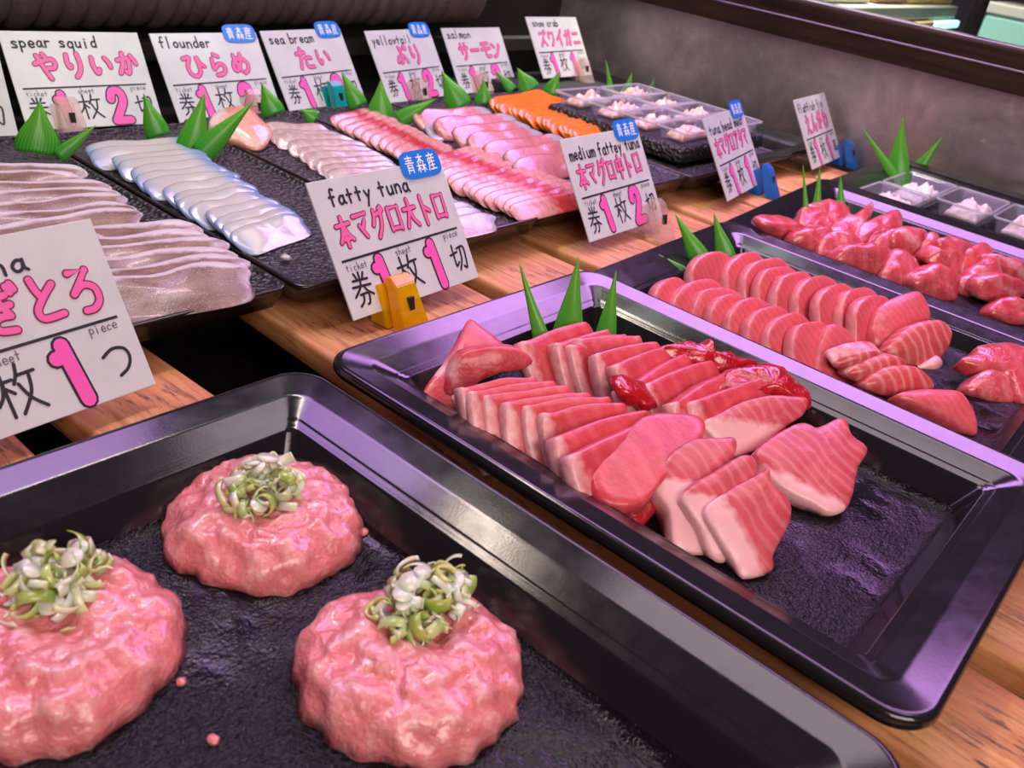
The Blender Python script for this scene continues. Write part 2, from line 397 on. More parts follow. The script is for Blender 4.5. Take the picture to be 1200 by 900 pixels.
kitchen('carton', 32 * kl, 64 * kl, .14, mat('carton_brown', (.25, .10, .03), .6), 'brown carton on the kitchen counter, blurred behind glass', 'carton')
kitchen('food_basin', 68 * kl, 96 * kl, .16, mat('basin_yellow', (.55, .40, .12), .5), 'mustard coloured basin on the kitchen counter between carton and crate', 'basin')
kitchen('white_tub', -12 * kl, 26 * kl, .13, mat('tub_white', (.5, .46, .36), .5), 'pale tub farthest left on the kitchen counter', 'tub')
ta = at(1148, 12, .14); fr = empty('fish_tank', ta, 'teal lit fish tank at the right behind the dark post', 'tank'); fr.matrix_world = Matrix.Translation(ta) @ Matrix((kx, ky, V((0, 0, 1)))).transposed().to_4x4()
box('tank_body', 0, .55, -.30, -.02, -.50, -.004, mat('tank_teal', (.20, .40, .36), .3, emit=(.20, .42, .38), estr=.30), .01, fr)
box('tank_lid', -.005, .555, -.305, -.015, -.003, .03, mat('lid_grey', (.42, .44, .40), .4), .005, fr)
area('kitchen_fill', ka + V((-.05, .1, 1.7)), ka + V((.1, .1, -.1)), .5, .3, (1, .93, .80), 60.0, 75)  # area light added out of view to brighten the kitchen
def tube(name, a, b, r, m, n=20, parent=None):
    d = (b - a); L = d.length; bm = bmesh.new(); bmesh.ops.create_cone(bm, cap_ends=True, segments=n, radius1=r, radius2=r, depth=L)
    bmesh.ops.bevel(bm, geom=[e for e in bm.edges if e.is_boundary or len(e.link_faces) == 2 and e.calc_face_angle(0) > 1], offset=r * .1, segments=2, affect='EDGES')
    bmesh.ops.transform(bm, matrix=Matrix.Translation((a + b) / 2) @ d.to_track_quat('Z', 'Y').to_matrix().to_4x4(), verts=bm.verts[:])
    return bmobj(name, bm, m, parent, True)
pb = atx(1137, 40, 1.16)
po = tube('window_post', V((1.16, pb.y, .155)), V((1.16, pb.y + .004, .62)), .0095, mat('post_black', (.02, .018, .024), .2, metal=.5))
tag(po, 'black round post standing in front of the service window', 'post')

# cloth-bound bar over the back signs
def bound_bar():
    y, z0 = .650, .0835; vs = []; fs = []; n = 18
    bps = [-.55]
    while bps[-1] < .79: bps.append(bps[-1] + R.uniform(.021, .031))
    xs = []
    for a, b in zip(bps, bps[1:]):
        for t in (0, .1, .25, .5, .75, .9): xs.append((a + (b - a) * t, math.sin(math.pi * t) ** .45, (a + b) / 2))
    for x, s, cx in xs:
        r = .026 + .009 * s + .003 * noise.noise(V((cx * 40, 0, 0)))
        if x > .74: r = .034
        for j in range(n):
            th = 2 * math.pi * j / n
            vs.append(V((x + .012 * math.sin(th) * .6, y + r * math.cos(th), z0 - .0 + r * 1.15 * math.sin(th) + .012 * x)))
    k = len(xs)
    for i in range(k - 1):
        for j in range(n): fs.append((i * n + j, (i + 1) * n + j, (i + 1) * n + (j + 1) % n, i * n + (j + 1) % n))
    fs.append(tuple(range(n))); fs.append(tuple((k - 1) * n + j for j in range(n)))
    o = mesh('bound_bar', vs, fs, M['rope'], fat=[0.0] * len(vs)); center(o)
    tag(o, 'brown cloth-wrapped bar with rounded folds running above the back signs', 'bar')
    return o
bound_bar()

# ------------------------------------------------------------------ trays
def rrect(w, l, r, n=8):
    out = []
    for cx, cy, a0 in ((w / 2 - r, l / 2 - r, 0), (-w / 2 + r, l / 2 - r, 90), (-w / 2 + r, -l / 2 + r, 180), (w / 2 - r, -l / 2 + r, 270)):
        for i in range(n + 1):
            a = math.radians(a0 + 90 * i / n); out.append((cx + r * math.cos(a), cy + r * math.sin(a)))
    return out
def loft(name, w, l, prof, r0, m, mats=None, floor_from=None, parent=None):
    vs = []; fs = []; mi = []; N = None
    for ins, z in prof:
        ring = rrect(w - 2 * ins, l - 2 * ins, max(r0 - ins * .45, .006)); N = len(ring)
        vs += [V((x, y, z)) for x, y in ring]
    for k in range(len(prof) - 1):
        for i in range(N):
            j = (i + 1) % N; fs.append((k * N + i, k * N + j, (k + 1) * N + j, (k + 1) * N + i)); mi.append(1 if floor_from is not None and k >= floor_from else 0)
    e = (len(prof) - 1) * N; fs.append(tuple(e + i for i in range(N))); mi.append(1 if floor_from is not None else 0)
    fs.append(tuple(reversed(range(N)))); mi.append(0)
    o = mesh(name, vs, fs, m, parent, smooth=True, mats=mats, midx=mi)
    o.data.polygons[-1].use_smooth = False; o.data.polygons[-2].use_smooth = False
    return o
TP = [(.050, -.0345), (.044, -.0335), (.030, -.012), (.004, -.0085), (.0012, -.0075), (0, -.005), (.0004, -.0016), (.0018, -.0001), (.0034, 0), (.0044, -.0002), (.0174, -.0026), (.0184, -.0028), (.0194, -.0032), (.0202, -.0036), (.0210, -.00394), (.0294, -.0077), (.0302, -.00806), (.0308, -.0084), (.0316, -.0092), (.0328, -.0093), (.0336, -.0101), (.0350, -.0103), (.0360, -.0112), (.0366, -.0122), (.0448, -.0263), (.0455, -.0275), (.0480, -.0295), (.0530, -.0302)]
TW, TL = .272, .362
def tray(x0, yb, zl, zr, yaw, label, l=TL, w_=TW, name='serving_tray', dsc=1.0):
    o = loft(name, w_, l, [(i, z * dsc if z < -.0105 else z) for i, z in TP], .020, M['tray'], [M['tray'], M['wet']], 24)
    b = math.atan2(zl - zr, w_)
    o.rotation_euler = (0, b, math.radians(yaw)); o.location = (x0 + w_ / 2, yb - l / 2, (zl + zr) / 2)
    return tag(o, label, 'tray', 'black plastic trays across the front')
tray(-.0125 - TW, -.003, -.0005, -.0005, 0, 'black plastic tray holding three minced tuna patties')
tray(0, 0, 0, .001, 0, 'black plastic tray holding fatty tuna slices and white belly chunks')
tray(.248, .006, -.0095, .0, 0, 'black plastic tray holding rounded medium fatty tuna slices', dsc=.74)
tray(.506, .014, -.009, .010, 0, 'black plastic tray holding a heap of tuna head chunks', dsc=.74)
tray(.7785, .018, .0005, .006, 0, 'black plastic tray at far right holding clear cups of pale meat')
FL = -.0302

# ------------------------------------------------------------------ plates at the back
PT = -.005
def plate(x0, x1, y0, y1, label):
    w_, l = x1 - x0, y1 - y0
    prof = [(.010, -.0165), (.006, -.0160), (.0008, -.0035), (0, -.0015), (.0006, -.0002), (.0020, 0), (.0038, -.0005), (.0060, -.0024), (.009, -.0028)]
    o = loft('display_plate', w_, l, prof, .010, M['rim'], [M['rim'], M['stone']], 5)
    o.location = ((x0 + x1) / 2, (y0 + y1) / 2, PT + .001)
    return tag(o, label, 'plate', 'black pebbled plates along the back')
plate(-0.0936, 0.0516, 0.0923, 0.4599, 'black pebbled plate under silver-skinned fish slices, farthest left')
plate(0.0548, 0.2000, 0.0858, 0.4599, 'black pebbled plate under white squid slices')
plate(0.2027, 0.3426, 0.1030, 0.4706, 'black pebbled plate under translucent flounder slices')
plate(0.3453, 0.4851, 0.1094, 0.4706, 'black pebbled plate under pink sea bream slices')
plate(0.4878, 0.6287, 0.1137, 0.4706, 'black pebbled plate under yellowtail slices with silver edges')
plate(0.6314, 0.7723, 0.1094, 0.4759, 'black pebbled plate under orange salmon slices')
ct = loft('crab_tray', .255, .350, [(i, z * .85 if z < -.0105 else z) for i, z in TP], .02, M['tray']); ct.location = (.782 + .1275, .288, -.0045)
tag(ct, 'wide black tray under the pebbled box of crab cups by the steel wall', 'tray')
def pebble_box():
    prof = [(.004, 0), (.0, .003), (.003, .015), (.005, .0182), (.009, .0187)]
    o = loft('pebbled_stand', .226, .214, prof, .008, M['stone']); o.location = (.654 + .113, .249, -.0028)
    tag(o, 'raised black pebbled stand carrying the clear crab cups', 'stand')
pebble_box(); SZ = .0162

# ------------------------------------------------------------------ minced tuna patties and scallions
def patty(cx, cy, rad, h, seed, label, dent=None):
    nr, na = 30, 96; zf = FL; vs = []; fs = []; ft = []
    def H(t): return h * (1 - t ** 3.2) ** .55 if t < 1 else 0
    sv = V((seed * 7.3, seed * 3.1, seed))
    vs.append(V((0, 0, h))); ft.append(.3)
    for i in range(1, nr + 1):
        t = i / nr
        for j in range(na):
            a = 2 * math.pi * j / na; ca, sa = math.cos(a), math.sin(a)
            rr = rad * (1 + .07 * noise.noise(V((ca * 1.6, sa * 1.6, 0)) + sv) + .035 * noise.noise(V((ca * 7, sa * 7, 3)) + sv))
            tt = t if t < .8 else .8 + (t - .8) * 1.0
            x, y = ca * rr * tt ** .9, sa * rr * tt ** .9; z = H(t)
            p = V((x, y, z))
            l1 = noise.noise(p * 48 + sv); l2 = noise.noise(p * 110 + sv * 2); l3 = noise.noise(p * 260 + sv)
            dz = .0022 * l1 + .0024 * l2 + .0013 * l3
            if dent: dz -= dent[2] * math.exp(-((x - dent[0]) ** 2 + (y - dent[1]) ** 2) / (2 * .011 ** 2))
            f = min(1, t * 1.0)
            p.z = max(0, z + dz * (1 if t < .96 else .4)); p.x += ca * .0030 * l2 * f; p.y += sa * .0030 * l2 * f
            if i == nr: p.z = 0
            vs.append(p); ft.append(.34 + .35 * l2 + .35 * l3)
    for j in range(na): fs.append((0, 1 + j, 1 + (j + 1) % na))
    for i in range(nr - 1):
        for j in range(na):
            a = 1 + i * na; b = a + na; k = (j + 1) % na; fs.append((a + j, b + j, b + k, a + k))
    fs.append(tuple(1 + (nr - 1) * na + j for j in reversed(range(na))))
    o = mesh('minced_tuna_patty', vs, fs, M['mince'], fat=ft); o.location = (cx, cy, zf)
    return tag(o, label, 'patty', 'minced tuna patties')
patty(-.0945, -.079, .0465, .0195, 1, 'middle minced tuna patty in the far tray corner, topped with scallion', (0, .0, .004))
patty(-.1045, -.1905, .0470, .0200, 2, 'nearest minced tuna patty by the tray centre with scattered scallion', (.012, .004, .007))
patty(-.2035, -.0910, .0500, .0205, 3, 'minced tuna patty cut by the left picture edge with a scallion tuft', (.0, -.004, .005))
def scallion(pxc, z, rx, ry, hh, n, label, seed):
    rr = random.Random(seed); c = at(pxc[0], pxc[1], z); vs = []; fs = []; ft = []
    for k in range(n):
        a = rr.uniform(0, 6.28); d = math.sqrt(rr.random())
        px_, py_ = math.cos(a) * d * rx, math.sin(a) * d * ry
        base = V((px_, py_, hh * (1 - d * d) * rr.uniform(.15, 1.0) + .002))
        rad = rr.uniform(.0032, .0070); wd = rr.uniform(.0022, .0056); arc = rr.uniform(2.2, 6.0); a0 = rr.uniform(0, 6.28)
        if rr.random() < .25: rad = rr.uniform(.006, .010); arc = rr.uniform(1.0, 2.2)
        rot = Matrix.Rotation(rr.uniform(-1.1, 1.1), 3, 'X') @ Matrix.Rotation(rr.uniform(-1.1, 1.1), 3, 'Y') @ Matrix.Rotation(a0, 3, 'Z')
        tone = rr.choice([.15, .35, .45, .55, .6, .7, .8, .9, 1]); st = len(vs); sg = 12; el = rr.uniform(.5, 1)
        for i in range(sg + 1):
            t = arc * i / sg
            for (dr, dz) in ((0, -wd / 2), (0, wd / 2), (.0006, wd / 2), (.0006, -wd / 2)):
                p = rot @ V(((rad + dr) * math.cos(t), (rad + dr) * math.sin(t) * el, dz)) + base
                if p.z < -.003: p.z = -.003
                vs.append(p); ft.append(max(0, min(1, tone + (.0 if dr == 0 else -.12) + .15 * math.sin(t * 2))))
        for i in range(sg):
            for q in range(4): fs.append((st + i * 4 + q, st + i * 4 + (q + 1) % 4, st + i * 4 + 4 + (q + 1) % 4, st + i * 4 + 4 + q))
        fs.append((st, st + 3, st + 2, st + 1)); e = st + sg * 4; fs.append((e, e + 1, e + 2, e + 3))
    for k in range(int(n * .12)):                           # flat round slices
        a = rr.uniform(0, 6.28); d = math.sqrt(rr.random()) * .9; st = len(vs); rad = rr.uniform(.003, .0055)
        base = V((math.cos(a) * d * rx, math.sin(a) * d * ry, hh * (1 - d * d) + .003)); rot = Matrix.Rotation(rr.uniform(-.6, .6), 3, 'X') @ Matrix.Rotation(rr.uniform(-.6, .6), 3, 'Y')
        for z_ in (0, .0012):
            for i in range(14):
                t = 6.283 * i / 14; vs.append(rot @ V((rad * math.cos(t), rad * .8 * math.sin(t), z_)) + base); ft.append(.9)
        fs.append(tuple(st + 13 - i for i in range(14))); fs.append(tuple(st + 14 + i for i in range(14)))
        for i in range(14): fs.append((st + i, st + (i + 1) % 14, st + 14 + (i + 1) % 14, st + 14 + i))
    o = mesh('scallion_tuft', vs, fs, M['scal'], fat=ft); o.location = c
    return tag(o, label, 'scallion', 'scallion tufts on the patties', 'stuff')
scallion((310, 585), -.014, .018, .016, .019, 70, 'upright tuft of sliced scallion on the middle patty', 11)
scallion((496, 712), -.013, .024, .016, .013, 80, 'spread tuft of green and white scallion rings on nearest patty', 12)
scallion((66, 690), -.013, .022, .016, .014, 70, 'pale scallion tuft on the patty cut by left edge', 13)
def crumb(px, z, s, m, label, group, cat='scrap'):
    c = at(px[0], px[1], z); bm = bmesh.new(); bmesh.ops.create_icosphere(bm, subdivisions=2, radius=s)
    sd = V((R.random() * 9, R.random() * 9, 0))
    for v in bm.verts: v.co = v.co * (1 + .45 * noise.noise(v.co * (1.2 / s) + sd)); v.co.z = max(v.co.z * .6, -s * .35)
    o = bmobj('meat_scrap', bm, m, None, True); o.location = c + V((0, 0, s * .36)); return tag(o, label, cat, group)
for p, s in (((578, 856), .0034), ((590, 800), .0040), ((425, 625), .0030), ((165, 592), .0018), ((120, 845), .0060), ((395, 850), .004), ((335, 690), .0016), ((212, 800), .002), ((250, 868), .0022)):
    crumb(p, FL - .0005, s, M['mince'], 'small loose scrap of minced tuna on the wet black tray floor', 'loose minced scraps')
for p, s in (((640, 565), .0022), ((652, 578), .0008), ((965, 520), .0022), ((882, 618), .001)):
    crumb(p, FL, s, M['belly'], 'tiny pale fat scrap lying on the fatty tuna tray', 'loose fat scraps')

# ------------------------------------------------------------------ fatty tuna
def fatL(u, v, e): return .72 * (1 - sstep(.02, .16, u)) + .35 * (1 - sstep(0, .35, v)) * (1 - sstep(.2, .5, u))
def fatN(u, v, e): return .12 if e > .5 else 0
def row(kind, m, tops, zt, lean, thick, labf, cat, grp, shape='rect', fat=None, floor=FL, n0=0, **kw):
    kw.setdefault('rim', .0009)
    for i, (l, r) in enumerate(tops):
        z = zt[i] if isinstance(zt, list) else zt
        o = plank(kind, l, r, z + R.uniform(-.0006, .0006), floor, lean + R.uniform(-.04, .04), thick, m[i] if isinstance(m, list) else m, shape, fat=fat[i] if isinstance(fat, list) else fat, **kw)
        tag(o, labf(i, len(tops)), cat, grp)
lean = math.radians(38)
def lf_fr(i, n): return f'{ORD[i]} red slice from the far end, left row of the fatty tuna'
row('fatty_tuna_slice', M['fatty'], [((541, 454), (630, 440)), ((551, 460), (652, 446)), ((566, 462), (670, 452)), ((590, 470), (692, 460)), ((615, 474), (716, 464)), ((636, 484), (734, 470)), ((650, 514), (760, 478)), ((668, 536), (785, 484))],
    .008, lean, .010, lf_fr, 'tuna slice', 'left row of fatty tuna', fat=fatL, amp=.0011, freq=70, dome=.0015)
o = piece('fatty_tuna_slice', [(693, 540), (716, 517), (735, 503), (762, 484), (814, 484), (828, 498), (818, 522), (797, 544), (776, 564), (758, 586), (730, 592), (700, 580)], -.008, .011, M['fatty'], thick=.014, fat=lambda u, v, e: .1, dome=.001)
tag(o, 'broad red slice on top at the near end, left row of fatty tuna', 'tuna slice', 'left row of fatty tuna')
o = piece('fatty_tuna_slice', [(716, 580), (745, 575), (772, 560), (774, 590), (758, 612), (742, 624), (718, 612), (722, 600)], -.028, -.010, M['blood'], thick=.012, fat=lambda u, v, e: .05, dome=.002)
tag(o, 'dark red wet flap hanging under the near end of the left row', 'tuna scrap')
def lf_bk(i, n): return f'{ORD[i]} red slice from the far end, right row of the fatty tuna'
row('fatty_tuna_slice', M['fatty'], [((612, 400), (690, 376)), ((650, 402), (715, 384)), ((668, 404), (735, 388)), ((676, 398), (752, 392)), ((698, 414), (772, 400)), ((722, 428), (792, 402)), ((728, 456), (812, 410)), ((756, 450), (838, 420)), ((788, 474), (866, 430)), ((810, 470), (905, 440))],
    [.004, .006, .007, .008, .009, .009, .006, .007, .006, .007], lean, .010, lf_bk, 'tuna slice', 'right row of fatty tuna', fat=fatL, amp=.0011, freq=70, dome=.0015)
# big pieces at the far left corner
o = piece('tuna_block', [(495, 466), (506, 440), (522, 420), (536, 398), (550, 373), (566, 382), (592, 402), (594, 412), (560, 440), (545, 470), (520, 482)], -.026, .004, M['fatty'], thick=.016, fat=lambda u, v, e: .9 * sstep(.25, .45, v) * (1 - sstep(.1, .45, u + .0 * v)) , dome=.003)
tag(o, 'peaked red tuna block with pale side in the far left tray corner', 'tuna block')
o = piece('fatty_tuna_slice', [(520, 470), (526, 440), (540, 416), (565, 408), (590, 406), (612, 410), (625, 424), (610, 434), (585, 438), (556, 452), (542, 470)], -.024, .008, M['fatty'], thick=.014, fat=lambda u, v, e: .75 * (1 - sstep(.05, .3, u)) * sstep(.2, .5, v), dome=.002)
tag(o, 'curved red slice resting against the peaked tuna block', 'tuna slice')
def skinfat(u, v, e): return .7 + .2 * math.sin(u * 20)
for px, lab in (([(529, 465), (540, 462), (556, 476), (570, 492), (576, 512), (572, 516), (555, 506), (543, 490)], 'white sinewy skin flap under the left row of fatty tuna'),
                ([(620, 430), (640, 426), (660, 436), (668, 446), (664, 452), (645, 448), (628, 440)], 'white sinewy skin flap under the right row of fatty tuna')):
    o = piece('skin_flap', px, -.028, -.010, M['belly'], thick=.004, fat=skinfat, dome=.001); tag(o, lab, 'skin flap')
# dark bloody mass along the right row
for px, lab in (([(770, 408), (790, 402), (810, 398), (822, 402), (832, 396), (840, 410), (858, 412), (872, 424), (888, 422), (880, 436), (850, 440), (820, 432), (790, 424)], 'dark red jelly-like meat on the upper side of the right row'),
                ([(850, 440), (872, 428), (898, 424), (920, 428), (926, 438), (940, 448), (952, 464), (948, 478), (930, 470), (905, 462), (870, 466), (836, 468)], 'dark red glistening meat at the near end of the right row'),
                ([(722, 462), (735, 456), (752, 462), (765, 468), (772, 480), (758, 482), (740, 478)], 'small dark red clot between the two fatty tuna rows')):
    o = piece('dark_tuna_piece', px, -.006, .012, M['blood'], thick=.014, fat=lambda u, v, e: .12 * math.sin(u * 30) * math.sin(v * 22), dome=.004, amp=.0030, freq=130); tag(o, lab, 'tuna piece')
# white belly chunks
CH = [
 ([(822, 496), (845, 484), (872, 470), (905, 463), (935, 464), (948, 468), (944, 484), (930, 494), (915, 505), (900, 522), (878, 530), (855, 534), (838, 516)], -.018, .008, .024, lambda u, v, e: .9 * (1 - sstep(.50, .85, v + .25 * u)) , 'pale belly chunk lying across the near end of the right row'),
 ([(886, 530), (905, 512), (930, 497), (945, 494), (960, 500), (985, 488), (994, 492), (1000, 508), (1018, 524), (1008, 545), (996, 590), (976, 602), (958, 592), (930, 578), (905, 558)], -.024, .004, .020, lambda u, v, e: .95 * (1 - sstep(.30, .42, v + .55 * u - .18)) , 'white-edged belly chunk nearest the right rim of its tray'),
 ([(766, 560), (775, 548), (790, 528), (815, 514), (845, 512), (862, 512), (864, 528), (852, 548), (835, 562), (830, 600), (832, 644), (805, 648), (790, 640), (786, 600), (772, 580)], -.027, .010, .018, lambda u, v, e: .95 * (1 - sstep(.58, .74, v + .12 * u)), 'white belly chunk at the back of the near group of three'),
 ([(800, 582), (815, 566), (840, 552), (868, 534), (884, 534), (890, 548), (880, 570), (858, 600), (856, 650), (845, 660), (832, 650), (820, 620), (808, 600)], -.027, .010, .018, lambda u, v, e: .95 * (1 - sstep(.60, .75, v + .15 * u)), 'white belly chunk in the middle of the near group of three'),
 ([(826, 598), (845, 580), (870, 565), (895, 552), (902, 546), (906, 565), (928, 588), (926, 612), (908, 650), (906, 668), (872, 679), (862, 660), (842, 630)], -.028, .008, .020, lambda u, v, e: .95 * (1 - sstep(.02, .22, u * .8 + v * .55 - .46)), 'white belly chunk at the front of the near group of three'),
]
for px, zb, zt, th, ff, lab in CH:
    o = piece('belly_chunk', px, zb, zt, M['belly'], thick=th, k=3, fat=ff, dome=.0015, floor=FL + .0004, amp=.0009, freq=110); tag(o, lab, 'tuna chunk', 'white-edged belly chunks')

# ------------------------------------------------------------------ medium fatty tuna
FL3 = FL - .002
fM = lambda u, v, e: (.45 if e > .4 else .05) + .25 * (1 - sstep(.0, .22, u))
fr = [((761, 336), (806, 318)), ((781, 338), (852, 322)), ((804, 343), (874, 333)), ((825, 352), (884, 340)), ((846, 357), (910, 345)), ((869, 366), (932, 354)), ((893, 375), (952, 362)), ((920, 385), (978, 371))]
row('medium_tuna_slice', M['medium'], fr, .006, math.radians(36), .011, lambda i, n: f'{ORD[i]} rounded slice from the far end, left row of medium fatty tuna', 'tuna slice', 'left row of medium fatty tuna', 'arc', fM, FL3, amp=.0006, dome=.002)
o = plank('medium_tuna_slice', (948, 384), (1012, 380), .006, FL3, math.radians(40), .011, M['medium'], 'fan', fat=fM, amp=.0006, dome=.002)
tag(o, 'fan-shaped end slice closing the left row of medium fatty tuna', 'tuna slice', 'left row of medium fatty tuna')
bk = [((806, 302), (862, 292)), ((846, 304), (900, 292)), ((868, 310), (930, 298)), ((884, 318), (940, 308)), ((905, 326), (958, 315)), ((930, 332), (984, 318)), ((954, 342), (1004, 327)), ((980, 346), (1030, 331)), ((998, 356), (1046, 340))]
row('medium_tuna_slice', M['medium'], bk, .005, math.radians(30), .011, lambda i, n: f'{ORD[i]} rounded slice from the far end, right row of medium fatty tuna', 'tuna slice', 'right row of medium fatty tuna', 'arc', fM, FL3, amp=.0006, dome=.002)
fE = lambda u, v, e: .30 if e > .5 else (.35 * (1 - sstep(.25, .4, u)))
LOOSE = [
 ([(1024, 398), (1026, 372), (1036, 356), (1055, 346), (1076, 341), (1086, 350), (1092, 372), (1080, 390), (1060, 404), (1040, 414)], -.026, .012, M['medium'], fE, 'large upright end slice closing the right row of medium fatty tuna'),
 ([(1040, 412), (1052, 396), (1068, 382), (1090, 375), (1108, 377), (1117, 390), (1112, 408), (1100, 424), (1085, 432), (1068, 428), (1050, 420)], -.028, .004, M['stripe'], lambda u, v, e: .15, 'thick striped tuna piece with torn white tip beside the end slice'),
 ([(1074, 432), (1086, 422), (1098, 416), (1106, 426), (1098, 436), (1085, 436)], -.029, -.018, M['belly'], lambda u, v, e: .8, 'torn white sinew tip at the foot of the striped tuna piece'),
 ([(975, 428), (990, 420), (1010, 414), (1030, 413), (1036, 420), (1015, 430), (995, 440)], -.020, .002, M['stripe'], fM, 'flat slice emerging first below the fan-shaped end slice'),
 ([(994, 440), (1010, 426), (1035, 417), (1055, 418), (1064, 428), (1045, 440), (1020, 452)], -.020, .001, M['stripe'], fM, 'flat pale-striped slice between fan slice and red striped slice'),
 ([(1014, 452), (1030, 436), (1052, 428), (1075, 430), (1092, 444), (1096, 456), (1080, 462), (1052, 462), (1040, 465)], -.022, -.002, M['stripe'], lambda u, v, e: .1, 'bright red slice with white stripes near the left rim'),
 ([(1052, 464), (1075, 456), (1105, 456), (1125, 458), (1138, 474), (1146, 492), (1146, 508), (1130, 504), (1095, 486)], -.026, -.006, M['medium'], lambda u, v, e: .15, 'nearest salmon-pink slice by the left rim of medium tuna tray'),
 ([(1128, 420), (1145, 412), (1148, 404), (1180, 400), (1200, 404), (1225, 415), (1235, 460), (1215, 480), (1195, 470), (1180, 440), (1150, 432)], -.026, .002, M['head'], lambda u, v, e: .2, 'ragged red tuna chunk cut by the right picture edge'),
 ([(1135, 455), (1148, 438), (1165, 432), (1182, 440), (1190, 460), (1186, 476), (1165, 472), (1148, 464)], -.029, -.008, M['head'], lambda u, v, e: .35, 'smaller rounded tuna chunk in front of the ragged one'),
]
for px, zb, zt, mm, ff, lab in LOOSE:
    o = piece('tuna_piece', px, zb, zt, mm, thick=.014, fat=ff, dome=.004, floor=FL3 + .0004, amp=.0010); tag(o, lab, 'tuna piece')

# ------------------------------------------------------------------ tuna head chunks
FL4 = FL + .004
HC = [
 ([(942, 262), (944, 244), (954, 237), (972, 236), (990, 241), (994, 252), (984, 268), (965, 272)], -.010, .016, .1, 'knobbly pale chunk at the far end of the head meat heap'),
 ([(978, 270), (990, 254), (1006, 250), (1020, 237), (1022, 250), (1014, 264), (1008, 278), (995, 280)], -.010, .016, .35, 'pale chunk with a raised flap behind the dark cube'),
 ([(1008, 282), (1014, 262), (1035, 252), (1050, 249), (1057, 264), (1042, 276), (1022, 288)], -.012, .016, -.1, 'dark red cube-like chunk against the right rim'),
 ([(896, 272), (900, 263), (920, 262), (942, 266), (946, 276), (930, 282), (912, 280)], -.012, .010, .05, 'flat chunk at the far left of the head meat heap'),
 ([(934, 286), (940, 274), (955, 268), (974, 268), (972, 282), (962, 298), (948, 294)], -.014, .012, .05, 'rounded chunk behind the chunk with a white line'),
 ([(963, 296), (972, 276), (990, 272), (1005, 276), (1012, 288), (998, 300), (990, 306), (972, 304)], -.014, .012, .05, 'chunk crossed by a thin white line in left row'),
 ([(984, 306), (998, 290), (1020, 288), (1040, 292), (1044, 306), (1040, 324), (1018, 322), (1000, 316)], -.018, .012, .08, 'broad smooth chunk in the middle of the left row'),
 ([(1024, 292), (1036, 276), (1048, 270), (1056, 278), (1052, 296), (1040, 298)], -.010, .014, .12, 'crumbly chunk between the dark cube and pale domed chunk'),
 ([(1046, 282), (1055, 270), (1078, 267), (1085, 278), (1080, 292), (1068, 300), (1054, 296)], -.010, .018, .35, 'domed chunk with a pale translucent face'),
 ([(1074, 306), (1082, 286), (1090, 274), (1100, 275), (1101, 288), (1094, 304), (1084, 310)], -.014, .014, -.05, 'narrow bright red chunk beside the pale domed chunk'),
 ([(1038, 322), (1044, 304), (1054, 292), (1068, 302), (1080, 318), (1072, 336), (1052, 332)], -.020, .010, .08, 'crumbly chunk at the centre touching the left rim'),
 ([(1090, 308), (1098, 294), (1106, 294), (1114, 308), (1108, 316), (1096, 314)], -.012, .010, .05, 'small wedge chunk under the narrow red chunk'),
 ([(1100, 284), (1112, 278), (1128, 282), (1138, 288), (1132, 304), (1124, 320), (1114, 314), (1106, 298)], -.016, .016, .05, 'ridged chunk standing beside the right rim'),
 ([(1126, 322), (1130, 304), (1136, 292), (1156, 285), (1164, 296), (1152, 308), (1138, 318)], -.016, .012, -.15, 'dark brown-red chunk beside the ridged chunk'),
 ([(1074, 332), (1080, 318), (1098, 312), (1114, 316), (1124, 330), (1118, 348), (1100, 350), (1082, 342)], -.024, .006, .08, 'rounded veined chunk at the near end of left row'),
 ([(1130, 330), (1140, 316), (1158, 303), (1170, 306), (1172, 322), (1160, 330), (1150, 344), (1136, 340)], -.020, .008, .15, 'glistening folded chunk left of the striped pale chunk'),
 ([(1164, 312), (1168, 300), (1185, 302), (1205, 312), (1212, 325), (1195, 332), (1175, 322)], -.018, .010, .3, 'striped pale chunk by the right picture edge'),
 ([(1148, 346), (1155, 332), (1172, 325), (1190, 328), (1204, 342), (1188, 350), (1170, 352), (1158, 354)], -.024, .004, .2, 'frayed pink chunk nearest in the head meat heap'),
 ([(1168, 368), (1178, 350), (1200, 350), (1225, 362), (1225, 382), (1200, 380)], -.026, -.004, .05, 'flat red chunk lying alone at the right picture edge'),
]
for px, zb, zt, ff, lab in HC:
    mx, my = sum(p[0] for p in px) / len(px), sum(p[1] for p in px) / len(px); px = [(mx + (p[0] - mx) * 1.12 + R.uniform(-1, 1), my + (p[1] - my) * 1.12 + R.uniform(-1, 1)) for p in px]
    o = piece('tuna_head_chunk', px, zb, zt, M['head'], thick=.018, fat=(lambda f: lambda u, v, e: f + .3 * math.sin(u * 9 + v * 6))(ff), dome=.0045, floor=FL4 + .0003, amp=.0034, freq=85, rim=.002, k=5)
    tag(o, lab, 'tuna chunk', 'tuna head chunks')

